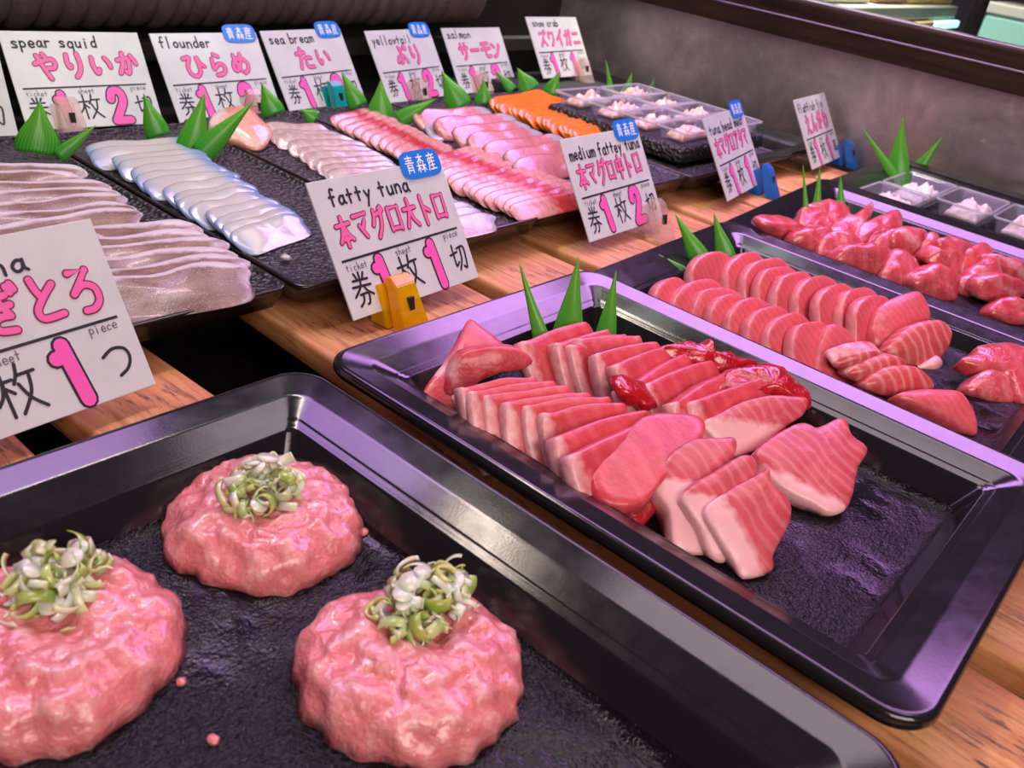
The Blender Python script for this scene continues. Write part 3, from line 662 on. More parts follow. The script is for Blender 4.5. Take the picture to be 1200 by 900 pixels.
# ------------------------------------------------------------------ fish on the back plates
PF = PT - .0012
def shingle(kind, m, a, b, n, zt, leandeg, thick, labf, cat, grp, fat=None, shape='scal', jit=3, bend=0, **kw):
    """n slices laid like tiles from edge a=(left,right) to edge b, each covering the foot of the one behind"""
    for i in range(n):
        t = i / (n - 1); l = lerp(a[0], b[0], t); r = lerp(a[1], b[1], t)
        l = (l[0] + R.uniform(-jit, jit), l[1] + R.uniform(-1, 1)); r = (r[0] + R.uniform(-jit, jit), r[1] + R.uniform(-1, 1))
        o = plank(kind, l, r, PF + zt + R.uniform(-.0008, .0008), PF, math.radians(leandeg), thick, m, shape, fat=fat, **kw)
        tag(o, labf(i), cat, grp)
fS = lambda u, v, e: (.6 if e > .5 and v > .5 else 0) + .9 * sstep(.78, .93, v) + .5 * sstep(.80, 1.0, u) + .45 * (1 - sstep(0, .3, v))
shingle('silver_fish_slice', M['silver'], ((-75, 186), (88, 192)), ((-60, 272), (160, 240)), 7, .015, 64, .0042, lambda i: f'{ORD[i]} silver-skinned slice from the far end, far half of left plate', 'fish slice', 'silver-skinned fish slices', fS, jit=9, amp=.0034, freq=28)
shingle('silver_fish_slice', M['silver'], ((-10, 276), (226, 256)), ((45, 336), (284, 303)), 6, .014, 70, .0045, lambda i: f'{ORD[i]} silver-skinned slice behind the partial left sign, near half of plate', 'fish slice', 'silver-skinned fish slices', fS, jit=9, amp=.0036, freq=28)
fQ = lambda u, v, e: .15 + .85 * sstep(.70, 1.0, u) + .5 * (1 - sstep(0, .12, u)) + (.2 if e > .5 else 0)
shingle('squid_slice', M['squid'], ((100, 166), (216, 160)), ((268, 270), (340, 248)), 15, .012, 66, .0035, lambda i: f'{ORD[i]} slice from the far end of the white squid', 'squid slice', 'white squid slices', fQ, jit=7, amp=.0016, freq=45, dome=.0015)
fF = lambda u, v, e: .1 + .8 * sstep(.82, 1.0, u) + (.1 if e > .5 else 0)
shingle('flounder_slice', M['flounder'], ((306, 142), (386, 146)), ((470, 262), (566, 246)), 18, .012, 62, .003, lambda i: f'{ORD[i]} slice from the far end of the translucent flounder', 'flounder slice', 'translucent flounder slices', fF, jit=6, amp=.0014, freq=70)
o = piece('flounder_end_piece', [(246, 146), (252, 130), (270, 124), (292, 126), (306, 138), (318, 152), (314, 166), (300, 174), (280, 166), (262, 158)], PF + .003, PF + .026, M['engawa'], thick=.014, fat=lambda u, v, e: .8 * (1 - sstep(.1, .4, u)) + .3 * math.sin(u * 12) * math.sin(v * 9), dome=.005, floor=PF, amp=.003, freq=70)
tag(o, 'orange-pink folded flounder end piece beside the green leaf', 'fish piece')
fB = lambda u, v, e: .95 * math.exp(-((u - .56) / .17) ** 2) + (.0 if e < .5 else .1 * math.sin(u * 20))
shingle('sea_bream_slice', M['bream'], ((386, 136), (434, 124)), ((486, 190), (522, 166)), 12, .013, 58, .0035, lambda i: f'{ORD[i]} slice from the far end, far block of sea bream', 'sea bream slice', 'sea bream slices', fB, jit=2, amp=.0010, freq=70)
shingle('sea_bream_slice', M['bream'], ((482, 190), (556, 168)), ((598, 238), (690, 218)), 13, .013, 58, .0035, lambda i: f'{ORD[i]} slice from the far end, near block of sea bream', 'sea bream slice', 'sea bream slices', fB, jit=3, amp=.0012, freq=70)
for px, lab in (([(498, 148), (508, 140), (520, 146), (530, 158), (518, 164), (504, 160)], 'frosty white scrap beside the far block of sea bream'), ([(566, 172), (580, 176), (602, 182), (608, 192), (590, 194), (572, 184)], 'frosty white scrap beside the near block of sea bream')):
    o = piece('skin_scrap', px, PF + .002, PF + .010, M['flounder'], thick=.005, fat=lambda u, v, e: .6, dome=.002, floor=PF, amp=.003, freq=160); tag(o, lab, 'fish scrap')
fY = lambda u, v, e: .95 * sstep(.76, .92, u) + (.45 if e > .5 else 0) + .4 * sstep(.9, 1, v)
shingle('yellowtail_slice', M['tail'], ((488, 128), (572, 124)), ((606, 186), (688, 172)), 7, .020, 55, .007, lambda i: f'{ORD[i]} slice from the far end of the silver-edged yellowtail', 'yellowtail slice', 'silver-edged yellowtail slices', fY, jit=5, amp=.0015, freq=50)
fO = lambda u, v, e: (.45 if e > .5 else 0) + .35 * sstep(.85, 1, v)
shingle('salmon_slice', M['salmon'], ((572, 116), (634, 104)), ((672, 152), (734, 138)), 16, .017, 55, .004, lambda i: f'{ORD[i]} slice from the far end of the orange salmon', 'salmon slice', 'orange salmon slices', fO, jit=2, amp=.0008, freq=70)
crumb((335, 304), PT, .004, M['squid'], 'small pale scrap on the empty front of the squid plate', None)

# ------------------------------------------------------------------ clear cups with crab and flatfish fin
def cup(x0, x1, y0, y1, zb, h, label, grp):
    cx, cy = (x0 + x1) / 2, (y0 + y1) / 2; w_, l = x1 - x0, y1 - y0
    root = empty('clear_cup', (cx, cy, zb), label, 'cup', grp)
    prof = [(.010, 0), (.008, .0006), (.0025, h - .002), (.0032, h - .002), (.0086, .0014), (.011, .0012)]
    loft('cup_body', w_, l, prof, .007, M['cup'], parent=root)
    vs = []; fs = []
    r = [(.0024, h - .0026), (0, h - .0026), (0, h), (.0024, h)]
    N = 0
    for ins, z in r:
        ring = rrect(w_ - 2 * ins, l - 2 * ins, .007 - ins); N = len(ring); vs += [V((x, y, z)) for x, y in ring]
    for k in range(4):
        for i in range(N): j = (i + 1) % N; k2 = (k + 1) % 4; fs.append((k * N + i, k * N + j, k2 * N + j, k2 * N + i))
    mesh('cup_rim', vs, fs, M['cuprim'], root)
    return root
def heap(x0, x1, y0, y1, zb, h, m, name, label, grp, cat):
    nx, ny = 34, 24; vs = []; ft = []; fs = []; sd = V((R.random() * 20, R.random() * 20, 0))
    cx, cy = (x0 + x1) / 2, (y0 + y1) / 2
    for j in range(ny + 1):
        for i in range(nx + 1):
            u, v = i / nx * 2 - 1, j / ny * 2 - 1; e = max(0, 1 - max(abs(u), abs(v)) ** 3)
            x, y = u * (x1 - x0) / 2, v * (y1 - y0) / 2
            q = V((x, y, 0)); z = h * (.45 * e ** .5 + e * (.55 * noise.noise(q * 65 + sd) + .45 * noise.noise(q * 170 + sd) + .2))
            vs.append(V((x, y, max(z, .0004)))); ft.append(.35 + .8 * noise.noise(q * 120 + sd * 2))
    for j in range(ny):
        for i in range(nx): a = j * (nx + 1) + i; fs.append((a, a + 1, a + nx + 2, a + nx + 1))
    b = len(vs)                                             # underside
    rim_ = [i for i in range(nx + 1)] + [j * (nx + 1) + nx for j in range(1, ny + 1)] + [ny * (nx + 1) + i for i in range(nx - 1, -1, -1)] + [j * (nx + 1) for j in range(ny - 1, 0, -1)]
    fs.append(tuple(reversed(rim_)))
    o = mesh(name, vs, fs, m, fat=ft); o.location = (cx, cy, zb)
    return tag(o, label, cat, grp, 'stuff')
def cup_at(c, w_, l, zb, h, lab, grp, m, nm, hl, hg, cat, hh=.016):
    cup(c[0] - w_ / 2, c[0] + w_ / 2, c[1] - l / 2, c[1] + l / 2, zb, h, lab, grp)
    heap(c[0] - w_ / 2 + .0125, c[0] + w_ / 2 - .0125, c[1] - l / 2 + .0125, c[1] + l / 2 - .0125, zb + .0022, hh, m, nm, hl, hg, cat)
WHERE = ['last row by the leaves', 'second row from the leaves', 'third row from the leaves', 'front row']
for rI in range(4):
    for cI, cx in enumerate((.714, .817)):
        if rI == 3 and cI == 0: pass
        y = .327 - rI * .052
        side = ('left', 'right')[cI]
        cup_at((cx, y), .100, .0500, SZ, .017, f'clear crab cup in the {side} column on the stand, {WHERE[rI]}', 'clear crab cups', M['crab'], 'crab_meat', f'shredded crab meat in the {side} column, {WHERE[rI]}', 'portions of crab meat', 'crab meat')
ZC = FL + .0115
FP = [((.938, -.055), 'cup touching the green leaves in the far right tray', 'behind'), ((.825, -.055), 'cup half hidden behind the tray rim, beside the leaf cup', 'hidden'), ((.938, -.124), 'second cup from the leaves in the far right tray', 'second'), ((.938, -.193), 'third cup from the leaves, cut by right picture edge', 'third')]
for c, lab, k in FP:
    cup_at(c, .108, .066, ZC, .022, 'clear ' + lab, 'clear flatfish cups', M['fin'], 'flatfish_fin_meat', 'chopped pale meat in the ' + lab, 'portions of flatfish fin', 'fish meat', .020)

# ------------------------------------------------------------------ green leaves
def leaf(b, bw, t, zb, label, curl=.12, tipw=.04, bend=0, yb=None, zf=None):
    B = at(b[0], b[1], zb) if yb is None else aty(b[0], b[1], yb); n = V((CAM.x - B.x, CAM.y - B.y, 0)).normalized(); n = (n + V((0, 0, .35))).normalized()
    T = atp(t[0], t[1], B, n); up = T - B; L0 = up.length; up.normalize(); L = L0
    if zf is not None and B.z > zf: dL = (B.z - zf) / up.z; B = B - up * dL; L = L0 + dL
    sd = up.cross(n).normalized()
    wd = bw / FPX * (B - CAM).length; nl, nw = 14, 6; vs = []; uv = []
    for s in (0, 1):
        for i in range(nl + 1):
            v = i / nl
            wv = wd * (1 - v ** 1.35) * (.92 + .16 * math.sin(min(1, v * 1.5) * math.pi)) + .0003
            off = sd * (bend * L * math.sin(v * math.pi))
            for j in range(nw + 1):
                u = j / nw - .5
                vs.append(B + up * (L * v) + sd * (u * wv) + off + n * (-curl * wd * (4 * u * u) * 1.0 + .03 * L * math.sin(v * 2.2) - s * .0005)); uv.append((j / nw, v))
    fs = []; k = (nl + 1) * (nw + 1); W = nw + 1
    for i in range(nl):
        for j in range(nw):
            a = i * W + j; fs.append((a, a + 1, a + W + 1, a + W)); fs.append((k + a, k + a + W, k + a + W + 1, k + a + 1))
    ring = [j for j in range(W)] + [i * W + nw for i in range(1, nl + 1)] + [nl * W + j for j in range(nw - 1, -1, -1)] + [i * W for i in range(nl - 1, 0, -1)]
    for q in range(len(ring)): a, b2 = ring[q], ring[(q + 1) % len(ring)]; fs.append((b2, a, k + a, k + b2))
    o = mesh('leaf_garnish', vs, fs, M['leaf'], uv=uv); center(o)
    return tag(o, label, 'leaf', 'green plastic leaf garnishes')
P_ = PT + .004
LV = [
 ((44, 180), 44, (47, 118), P_, 'broad green leaf behind the silver-skinned fish slices'),
 ((68, 184), 15, (113, 146), P_, 'narrow green leaf leaning right beside the squid sign clip'),
 ((186, 160), 26, (168, 109), P_, 'green leaf leaning left behind the white squid'),
 ((222, 180), 32, (240, 108), P_, 'tall green leaf at the right edge of the squid'),
 ((234, 182), 26, (298, 118), P_, 'long green leaf leaning right across the flounder end piece'),
 ((322, 134), 26, (306, 97), P_, 'green leaf leaning left behind the flounder slices'),
 ((370, 140), 20, (352, 128), P_, 'short low green leaf beside the sea bream sign'),
 ((421, 125), 22, (400, 84), P_, 'green leaf leaning left behind the sea bream'),
 ((446, 138), 30, (446, 94), P_, 'broad upright green leaf behind the sea bream'),
 ((466, 142), 20, (512, 115), P_, 'green leaf leaning right between sea bream and yellowtail'),
 ((540, 126), 30, (517, 82), P_, 'tall green leaf leaning left behind the yellowtail'),
 ((566, 122), 20, (567, 92), P_, 'upright green leaf between yellowtail and salmon'),
 ((601, 106), 12, (580, 82), P_, 'thin green leaf in front of the salmon sign'),
 ((622, 106), 24, (606, 79), P_, 'green leaf leaning left behind the salmon'),
 ((644, 110), 18, (656, 83), P_, 'green leaf leaning right behind the salmon'),
 ((716, 108), 10, (710, 70), SZ, 'slim tallest green leaf behind the crab cups'),
 ((734, 107), 16, (741, 85), SZ, 'middle green leaf behind the crab cups'),
 ((761, 108), 9, (767, 92), SZ, 'smallest green leaf behind the crab cups'),
 ((632, 388), 24, (608, 306), -.022, 'green leaf leaning left behind the fatty tuna'),
 ((666, 386), 40, (678, 300), -.022, 'broad green leaf in the middle behind the fatty tuna'),
 ((710, 392), 26, (722, 317), -.022, 'striped green leaf at the right behind the fatty tuna'),
 ((824, 310), 26, (791, 250), -.022, 'green leaf leaning left behind the medium fatty tuna'),
 ((850, 297), 22, (836, 249), -.022, 'green leaf at the right behind the medium fatty tuna'),
 ((806, 324), 14, (772, 298), -.020, 'low narrow green leaf in the medium tuna tray corner'),
 ((945, 252), 9, (941, 193), -.018, 'slim green leaf farthest left behind the head meat'),
 ((957, 244), 15, (961, 195), -.018, 'middle green leaf behind the head meat'),
 ((985, 246), 15, (985, 204), -.018, 'right green leaf behind the head meat'),
 ((1048, 207), 12, (1010, 149), -.012, 'narrow green leaf leaning left against the steel wall'),
 ((1051, 207), 26, (1058, 137), -.010, 'broad upright green leaf against the steel wall'),
 ((1068, 208), 16, (1106, 159), -.012, 'green leaf leaning right against the steel wall'),
]
for b, bw, t, z, lab in LV:
    yb = {-.022: (-.052, FL), -.020: (-.044, FL), -.018: (-.036, FL + .004), -.012: (-.016, -.018), -.010: (-.016, -.018)}.get(z)
    if 'crab cups' in lab: yb = (.365, -.004)
    if 'striped' in lab: yb = (-.064, FL)
    if 'medium' in lab: yb = (-.034, FL + .013)
    leaf(b, bw, t, z, lab, yb=yb[0] if yb else None, zf=yb[1] if yb else None)

# ------------------------------------------------------------------ hand lettering (stroke data on a 10 x 10 grid)
DK = '/8,9.6 8.6,8.3/9.2,10 9.8,8.8'
CHR = {
'や': '~1,6 4,7 8,7.6 9,6 8,4.4 6,4.4/5,9.5 6,8/~2.5,9 4,5 6,.5', 'り': '~2.5,9 2.2,6 3,4 3.6,5/~7,9.5 7.5,6 7,3 5,.5', 'い': '~2,8 1.8,5 2.8,2 4,3.5/~7.5,7.5 8.8,5.5 9,4',
'か': '~1,6.5 4,7.2 6.3,7 6.2,4 5.2,1 4,1.8/~4,9.5 3.3,5 1.2,1/~7.8,8.5 9.2,6.5 9.6,5', 'ひ': '~1,8 4,8.4 2.2,5 2.5,2 5,.8 7.3,3 7.2,8.5 8.2,6 9.7,4.5', 'ら': '~4.5,9.5 6.5,8.5/~3,7.5 2.6,4 3,3.2 5.5,5.2 8,4.5 8,2.2 6,.8 3.5,.5',
'め': '~2.5,8.5 3.2,5 5,1.5/~6.2,9 5,4.5 2.5,1.5 1.2,3 2.5,6 6,7.2 9,5 8.5,2 6.5,.6', 'た': '~1,7.3 6,7.8/~4,9.6 3,5 1.5,.8/~5.5,5 7.5,5.4 9,5/~5.5,2.8 6,1.2 9.3,1', 'ぶ': '~4,9.3 6,8.3/~4.5,7.5 5.5,5 5,2 3.5,1.2/~1,1.5 2,3.5 2.8,4.5/~7,4.8 8.5,2.8 9,1.5' + DK,
'サ': '.8,6.8 9.4,7/3,9.3 3,4/~7,9.3 7,4.5 6,2 4,.6', 'ー': '.8,5 9.3,5.2', 'モ': '1.5,8.3 8.5,8.5/.8,5.3 9.3,5.5/~4.5,8.3 4.5,2.5 5,1 9,1.2', 'ン': '1.2,8.2 3.5,6.5/~1.5,1 5,2.3 9,7.5', 'ズ': '1.5,8.5 7.5,8.7 5,4.5 1,.8/5.2,4.3 8.8,.8' + DK,
'ワ': '1.5,5.5 1.5,8.5 8.5,8.6 8,5 6.5,2.5 4,.6', 'イ': '~8.5,9.5 5.5,6.5 1,4/5.5,6.5 5.5,.5', 'ガ': '~1,6.8 8,7.1 7.6,2.5 6.6,.8 5.4,1.5/~4.4,9.5 4,5 1.2,.8' + DK, 'ニ': '2,7.5 8,7.7/.8,1.8 9.3,2',
'ね': '2.8,9.5 2.8,.5/~1,6.8 4.2,7.2 1,2.5/~1,2.5 5,6.8 7.8,7 8.5,4 8,1.5 6,1 6.2,2.2 8,2.2 9.7,.8', 'ぎ': '~1.2,7.2 7,8/~1,5.2 7.5,6/~3.5,9.8 5,6.5 6.8,3.8/~6.8,3.8 4,3.8 2.2,2.8 3,1.2 7,.8' + DK, 'と': '~3,9.3 3.5,7 4.5,5/~8.3,7.3 4.5,5 2,2.8 3,1 8.5,.9', 'ろ': '2,8.6 7,8.8 2,4.2/~2,4.2 5,5.8 8,5 8.4,2.5 6.5,.8 3.8,.5',
'本': '.6,7.3 9.4,7.4/5,9.8 5,.2/~4.8,7.2 3,4 .8,2/~5.2,7.2 7,4 9.4,2/3.3,2.6 6.8,2.6', 'マ': '1,8.3 9,8.5 7,6 5,4/3.5,5.2 6.5,1.5', 'グ': '~3.7,9.5 3,7.2 1,4.8/~3.5,7.8 7.8,8 6.5,4 2.5,.5' + DK, 'ロ': '1.5,8.3 1.6,1.2/1.5,8.3 8.5,8.5 8.3,1.2/1.6,1.6 8.4,1.7',
'大': '.8,6.5 9.3,6.7/~5,9.7 4.8,6 1,.6/~5,6.5 6.5,3 9.4,.6', 'ト': '3.5,9.6 3.5,.4/3.5,6.2 7.5,4.3', '中': '1.5,7.6 1.5,3.6/1.5,7.6 8.5,7.8 8.5,3.7/1.5,4.1 8.5,4.2/5,9.8 5,.2', 'ア': '~1,8.4 9,8.6 7,6 5.8,5.2/~5,7 4.6,3.5 2,.6', 'タ': '~3.8,9.5 3,7.2 1,4.6/~3.5,7.8 8.2,8 6.8,4 2.5,.5/3.5,5.4 6.5,3.4',
'え': '~4,9.5 6,8.6/2,6.6 7.2,6.9 1.2,.8/~3.5,3.6 5,3.8 5.8,1.4 9.3,.9', 'ん': '~5.2,9.3 3,4.5 1,.7 3.2,4 5.2,4 5.8,1.2 7.5,.9 9.5,3.6', 'が': '~1,6.5 4,7.2 6.3,7 6.2,4 5.2,1 4,1.8/~4,9.5 3.3,5 1.2,1/~7.4,7.4 8.8,5.6 9.2,4.2' + DK, 'わ': '2.8,9.5 2.8,.5/~1,6.8 4.2,7.2 1,2.5/~1,2.5 5,6.6 8.3,6 8.6,3 6.5,.9',
'券': '2.8,9.6 3.6,8.2/7.2,9.6 6.3,8.2/1.5,7.6 8.5,7.7/.8,5.8 9.2,5.9/~5,9.8 4.5,6 .8,3/~5.8,5.8 7,4.3 9.4,3/~3.2,3.4 7,3.5 6.6,1 5.5,.4/~4.6,3.4 4,1.5 2,.2', '枚': '.5,7 4.6,7.1/2.6,9.8 2.6,.3/~2.6,6.8 1.8,4.5 .4,3/2.8,5.8 4.3,4.5/~6.3,9.7 5.8,7.8 4.8,6.2/5.8,7.6 9.5,7.7/~8.3,7.6 7.5,4 4.5,.4/~5.6,6 7,3 9.6,.5',
'切': '~.6,6 4.8,6.8/~2.6,9.3 2.6,3 3,2 4.6,3.2/~5.2,8 9.2,8.2 9,2.5 8.4,.8 7,1.6/~7,8 6.6,4 4.4,.5', '皿': '1.5,7.8 2,1.6/1.5,7.8 8.5,8 8,1.6/4,7.8 4.2,1.6/6.2,7.8 6,1.6/.5,1.4 9.5,1.5', 'つ': '~1,6.5 4.5,7.8 8,7 8.8,4.5 7,2 4,.8',
'青': '1.5,8.7 8.5,8.8/2,7.3 8,7.4/.8,5.9 9.2,6/5,9.9 5,6/2.5,4.7 2.4,.3/2.5,4.7 7.5,4.8 7.4,.5/2.6,3.3 7.4,3.4/2.6,1.9 7.4,2', '森': '2,8.4 8,8.5/5,9.9 5,5.2/~5,8.2 3.8,6.6 2,5.8/~5,8.2 6.3,6.6 8.2,5.8/.5,3.7 4.6,3.8/2.6,5.2 2.6,.2/~2.6,3.6 1.8,2.2 .5,1.2/2.8,3.3 4.4,1.6/5.2,3.7 9.5,3.8/7.3,5.2 7.3,.2/~7.2,3.6 6.5,2.2 5.3,1.3/7.5,3.3 9.5,1.2',
'産': '5,9.9 5,8.8/1.2,8.6 9,8.7/3.2,8.2 3.7,7.2/6.8,8.2 6.2,7.2/1.8,6.8 9.2,6.9/~1.8,6.8 1.8,3 .6,.4/~4,6 3.6,5 2.8,4.2/3.6,4.9 8.6,5/3.4,2.9 8,3/5.8,6.2 5.8,.8/2.6,.7 9.4,.8',
'1': '2.6,7.6 4.6,9.2 5.6,.6', '2': '~2,7 3.2,9.2 6.2,9.2 7,6.6 4.5,3.4 2,.8/2,.8 8.2,.9',
'a': '~5,4.3 2.8,5 .9,2.8 1.8,.4 4,1 5,4/~5,5 5,1.5 6,.2', 'b': '1,9.5 1,.2/~1,3.5 3,5 5.2,3.2 4.4,.6 1,.5', 'c': '~5,4.2 3,5 1,2.5 2.5,.3 5,.9', 'd': '5,9.5 5,.2/~5,4 2.8,5 .9,2.6 2.2,.3 5,1.2', 'e': '~1,2.6 5,2.8 4.5,4.6 2.5,5 .9,2.6 2.4,.3 5,.9', 'f': '~5,9 3.4,9.4 2.5,7.5 2.5,.2/.8,5 4.6,5.1', 'h': '1,9.5 1,.2/~1,3.4 3,5 4.8,3.8 4.9,.2', 'i': '2.5,5 2.5,.2/2.5,7 2.5,7.3', 'k': '1,9.5 1,.2/4.6,5 1,2.4/2.2,3.2 5,.2', 'l': '2.5,9.5 2.5,.2',
'm': '.7,5 .7,.2/~.7,3.5 2,5 3.1,4 3.2,.2/~3.2,3.5 4.6,5 5.8,4 6,.2', 'n': '1,5 1,.2/~1,3.4 3,5 4.8,3.8 4.9,.2', 'o': '~3,5 1,3.4 1.3,1 3.2,.2 5,1.8 4.8,4 3,5', 'p': '1,5 1,-3.5/~1,3.6 3,5 5.2,3 4.2,.6 1,.8', 'q': '5,5 5,-3.5/~5,4 2.8,5 .9,2.6 2.2,.3 5,1.2', 'r': '1,5 1,.2/~1,3.2 2.6,4.8 4.4,4.8', 's': '~4.8,4.4 2.6,5 1.4,3.8 4.4,2 4.2,.5 1,.6', 't': '2.6,8 2.7,.3/.8,5 4.8,5.1', 'u': '~1,5 1.1,1.4 2.6,.2 4.8,1.6/5,5 5,.2', 'w': '.8,5 1.9,.2 3,3.6 4.2,.2 5.4,5', 'y': '1,5 3,1.2/5,5 3,.8 1.4,-3.2', 'x': '1,5 5,.2/5,5 1,.2',
}
def strokes(ch):
    out = []
    for s in CHR[ch].split('/'):
        sm = s.startswith('~'); pts = [V([float(q) for q in p.split(',')]) for p in s.lstrip('~').split()]
        out.append(catmull(pts, False, 6) if sm and len(pts) > 2 else pts)
    return out
def lettering(name, text, u0, v0, cw, chh, wd, z, m, parent, latin=False, jit=.02, seed=1, tilt=0.0):
    """ribbon strokes with round ends lying on the card; (u0,v0) lower left corner, cw advance, chh height, wd pen width"""
    rr = random.Random(seed); vs = []; fs = []; x = u0
    W = chh if latin else cw
    for ch in text:
        if ch == ' ': x += cw * .8; continue
        jx, jy, js, jr = rr.uniform(-jit, jit) * cw, rr.uniform(-jit, jit) * chh, 1 + rr.uniform(-.06, .06), rr.uniform(-.05, .05)
        for st in strokes(ch):
            P = []
            for q in st:
                a = (q.x / (6.2 if latin else 10) - .5) * js; b = (q.y / 10 - .5) * js
                a, b = a - b * jr, b + a * jr
                P.append(V((x + jx + (a + .5) * cw * (.86 if not latin else .9), v0 + jy + (b + .5) * chh + (x - u0) * tilt)))
            nrm = []
            for i in range(len(P)):
                d = P[min(i + 1, len(P) - 1)] - P[max(i - 1, 0)]
                d = d.normalized() if d.length > 0 else V((1, 0)); nrm.append(V((-d.y, d.x)))
            s0 = len(vs)
            for p, n in zip(P, nrm): vs += [V((*(p + n * wd / 2), z)), V((*(p - n * wd / 2), z))]
            for i in range(len(P) - 1): a = s0 + 2 * i; fs.append((a, a + 1, a + 3, a + 2))
            for i in range(len(P)):                         # round joints and ends
                if i in (0, len(P) - 1) or len(P) < 6:
                    k = len(vs); vs += [V((P[i].x + wd / 2 * math.cos(t * math.pi / 5), P[i].y + wd / 2 * math.sin(t * math.pi / 5), z)) for t in range(10)]
                    fs.append(tuple(range(k, k + 10)))
        x += cw
    for k, f in enumerate(fs):
        for i in f: vs[i].z = z + 1.2e-6 * (k % 120)
    return mesh(name, vs, fs, m, parent, smooth=False)

CW, CH_ = .139, .0985
def clip(root_pos, X, m, label, tilt, scale=1.0):
    """little display clip: wedge front jaw, rear jaw, foot, dark spring in a slot; card frame x right, y away, z up"""
    r = empty('card_clip', root_pos, label, 'clip', 'plastic card clips'); r.rotation_euler = (0, 0, math.atan2(X.y, X.x)); r.scale = (scale,) * 3
    ta = math.tan(tilt)
    def wedge(name, prof, wb, wt, mm, hz):
        vs = []; n = len(prof)
        for s in (-1, 1):
            for y, z in prof: vs.append(V((s * (wb + (wt - wb) * z / hz) / 2, y, z)))
        fs = [tuple(range(n)), tuple(reversed(range(n, 2 * n)))] + [(i, n + i, n + (i + 1) % n, (i + 1) % n) for i in range(n)]
        bm = bmesh.new(); bv = [bm.verts.new(v) for v in vs]
        for f in fs: bm.faces.new([bv[i] for i in f])
        bmesh.ops.recalc_face_normals(bm, faces=bm.faces[:]); bmesh.ops.bevel(bm, geom=bm.edges[:], offset=.0006, segments=2, affect='EDGES')
        return bmobj(name, bm, mm, r)
    H = .036
    wedge('front_jaw', [(-.016, .0005), (-.0035, .0005), (-.0012 + ta * H * .62, H), (-.006 + ta * H * .62, H + .0015), (-.010 + ta * H * .5, H - .003)], .027, .019, m, H)
    wedge('rear_jaw', [(.003, .0005), (.020, .0005), (.010 + ta * H * .6, H * .72), (.0035 + ta * H * .62, H * .80)], .027, .021, m, H)
    box('spring', -.0028, .0028, -.0016, .0016, .012, .022, M['spring'], .0004, r).rotation_euler = (-tilt * .4, 0, 0)
    r.children[-1].location = (0, -.0105 + .002, .004)
    return r
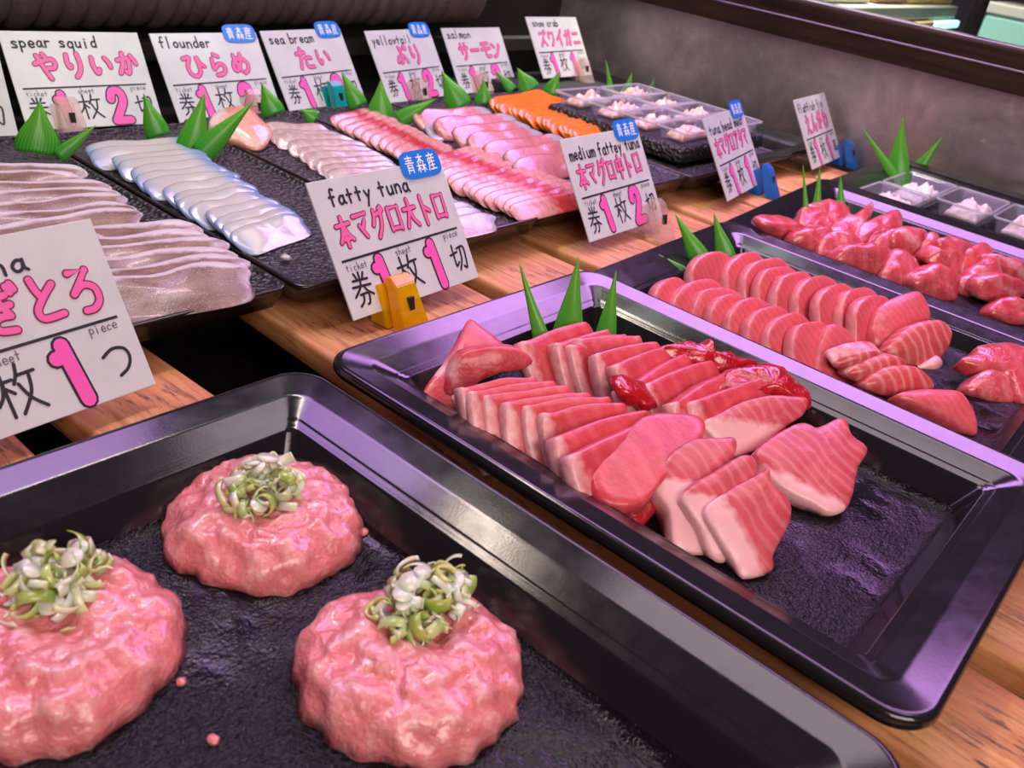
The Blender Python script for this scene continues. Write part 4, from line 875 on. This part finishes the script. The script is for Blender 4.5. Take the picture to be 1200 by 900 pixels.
def sign(name_, bl, br, z, english, product, num2, unit, clip_u, clipm, cliplab, label, sticker=False, from_br=False, prodbox=(.10, .50, .80), eng=(.06, .83, .40), partial=False):
    A = at(bl[0], bl[1], z); B = at(br[0], br[1], z); X = (B - A); X.z = 0; X.normalize()
    if from_br: A = B - X * CW
    tilt = math.radians(34); hz = V((-X.y, X.x, 0)); U = V((0, 0, 1)) * math.cos(tilt) + hz * math.sin(tilt); n = X.cross(U)
    root = empty('price_card', A, label, 'price card', 'hand-lettered price cards')
    root.matrix_world = Matrix((X, U, n)).transposed().to_4x4(); root.location = A
    bm = bbox(0, CW, 0, CH_, -.0016, 0, .0004); bmobj('card', bm, M['paper'], root)
    sd = R.randint(0, 9999); z0 = .00025
    w_ = CW
    if english:
        ln = len(english); cw = w_ * eng[2] / ln
        lettering('english_lettering', english, w_ * eng[0], CH_ * eng[1], cw, CH_ * .13, .0019, z0, M['ink'], root, True, .03, sd)
    if product:
        n_ = len(product); x0, y0, x1 = prodbox; cw = w_ * (x1) / n_; hh = min(CH_ * .27, cw * 1.35)
        lettering('product_outline', product, w_ * x0, CH_ * y0, cw, hh, min(.0042, cw * .155) + .0017, z0, M['plum'], root, False, .03, sd + 1, .02)
        lettering('product_lettering', product, w_ * x0, CH_ * y0, cw, hh, min(.0042, cw * .155), z0 * 2, M['pink'], root, False, .03, sd + 1, .02)
    mesh('ruled_line', [(w_ * .05, CH_ * .405, z0), (w_ * .95, CH_ * .425, z0), (w_ * .95, CH_ * .442, z0), (w_ * .05, CH_ * .424, z0)], [(0, 1, 2, 3)], M['ink'], root, False)
    lettering('kanji_lettering', '券', w_ * .055, CH_ * .07, w_ * .165, CH_ * .25, .0019, z0, M['ink'], root, False, .03, sd + 2)
    lettering('kanji_lettering', '枚', w_ * .395, CH_ * .08, w_ * .20, CH_ * .27, .0019, z0, M['ink'], root, False, .03, sd + 3)
    lettering('kanji_lettering', unit, w_ * .815, CH_ * .10, w_ * .155, CH_ * .22, .0019, z0, M['ink'], root, False, .03, sd + 4)
    for i, (d, x0) in enumerate((('1', .215), (num2, .615))):
        lettering('numeral_outline', d, w_ * x0, CH_ * .03, w_ * .20, CH_ * .36, .0108, z0, M['ink'], root, False, .02, sd + 5 + i)
        lettering('numeral', d, w_ * x0, CH_ * .03, w_ * .20, CH_ * .36, .0080, z0 * 2, M['hotpink'], root, False, .02, sd + 5 + i)
    for t, x0, v in (('ticket', .06, .335), ('sheet', .42, .352), ('piece', .815, .372)):
        lettering('caption_lettering', t, w_ * x0, CH_ * v, w_ * .15 / 6, CH_ * .062, .00065, z0, M['thinink'], root, True, .04, sd + 9)
    if sticker:
        ring = []
        for t in range(28):
            a = 2 * math.pi * t / 28; ca, sa = math.cos(a), math.sin(a)
            ring.append((w_ * .825 + w_ * .160 * math.copysign(abs(ca) ** .45, ca), CH_ * .985 + CH_ * .110 * math.copysign(abs(sa) ** .55, sa)))
        vs = [V((x, y, .0004)) for x, y in ring] + [V((x, y, .0010)) for x, y in ring]; N = 28
        st = mesh('origin_sticker', vs, [tuple(reversed(range(N))), tuple(range(N, 2 * N))] + [(i, (i + 1) % N, N + (i + 1) % N, N + i) for i in range(N)], M['sticker'], root, False)
        lettering('sticker_lettering', '青森産', w_ * .698, CH_ * .915, w_ * .088, CH_ * .145, .00105, .0012, M['white'], st, False, .02, sd + 20)
    zc = (FZ if z < -.01 else -.0125) + .0002
    pos = A + X * (clip_u * CW); pos = pos + hz * ((zc - A.z) * math.tan(tilt)) - hz * .0025; pos.z = zc
    clip(pos, X, M[clipm], cliplab, tilt)
    return root
ZS, ZB = -.023, -.028
sign('s', (415, 376), (560.7, 325), ZS, 'fatty tuna', '本マグロ大トロ', '1', '切', .29, 'clipyellow', 'translucent yellow clip holding the fatty tuna card', 'price card reading fatty tuna, held by a yellow clip', True, prodbox=(.08, .50, .86), eng=(.10, .80, .60))
sign('s', (691.7, 284), (778.3, 255.8), ZS, 'medium fattey tuna', '本マグロ中トロ', '2', '切', .80, 'clipclear', 'clear clip holding the medium fattey tuna card', 'price card reading medium fattey tuna', True, prodbox=(.08, .50, .84), eng=(.05, .78, .93))
sign('s', (853.3, 236), (900, 210), ZS, 'tuna head meat', '本マグロアタマ', '1', '切', .88, 'clipblue', 'blue clip holding the tuna head meat card', 'price card reading tuna head meat', True, prodbox=(.08, .50, .84), eng=(.05, .78, .90))
sign('s', (952.5, 198.7), (990, 182), ZS, 'flatfish fin', 'えんがわ', '1', '皿', 1.02, 'clipblue', 'blue clip holding the flatfish fin card', 'price card reading flatfish fin by the steel wall', prodbox=(.15, .48, .74), eng=(.05, .80, .80))
sign('s', (6.7, 513), (183.3, 450), ZS, 'tuna', 'ねぎとろ', '1', 'つ', .17, 'clipclear', 'clear clip at the bottom left holding the cropped card', 'large price card cut by the left edge, ending in una', from_br=True, prodbox=(.30, .48, .66), eng=(.40, .79, .30))
sign('s', (32.5, 153), (177.5, 145), ZB, 'spear squid', 'やりいか', '2', '切', .28, 'clipclear', 'clear clip holding the spear squid card', 'price card reading spear squid', prodbox=(.17, .50, .78), eng=(.06, .83, .62))
sign('s', (211, 144), (332, 133), ZB, 'flounder', 'ひらめ', '2', '切', .70, 'clipclear', 'clear clip holding the flounder card', 'price card reading flounder', True, prodbox=(.20, .49, .66), eng=(.05, .83, .48))
sign('s', (339.7, 130.3), (429.8, 118.4), ZB, 'sea bream', 'たい', '2', '切', .55, 'clipteal', 'teal clip holding the sea bream card', 'price card reading sea bream', True, prodbox=(.30, .49, .46), eng=(.06, .83, .56))
sign('s', (457.2, 121.2), (524, 112), ZB, 'yellowtail', 'ぶり', '2', '切', .42, 'clipclear', 'clear clip holding the yellowtail card', 'price card reading yellowtail', True, prodbox=(.32, .49, .44), eng=(.05, .80, .60))
sign('s', (541, 110), (600.9, 104.2), ZB, 'salmon', 'サーモン', '2', '切', .30, 'clipclear', 'clear clip holding the salmon card', 'price card reading salmon', prodbox=(.17, .50, .76), eng=(.05, .84, .40))
sign('s', (637.3, 92), (695.2, 87.5), -.0055, 'snow crab', 'ズワイガニ', '1', '皿', .73, 'clipclear', 'clear clip holding the snow crab card', 'price card reading snow crab', prodbox=(.14, .50, .82), eng=(.08, .84, .52))
sign('s', (-110, 163), (22, 159), ZB, '', '', '1', '切', .30, 'clipclear', 'clear clip holding the leftmost cropped card', 'price card corner cut by the left edge beside spear squid card', from_br=True)
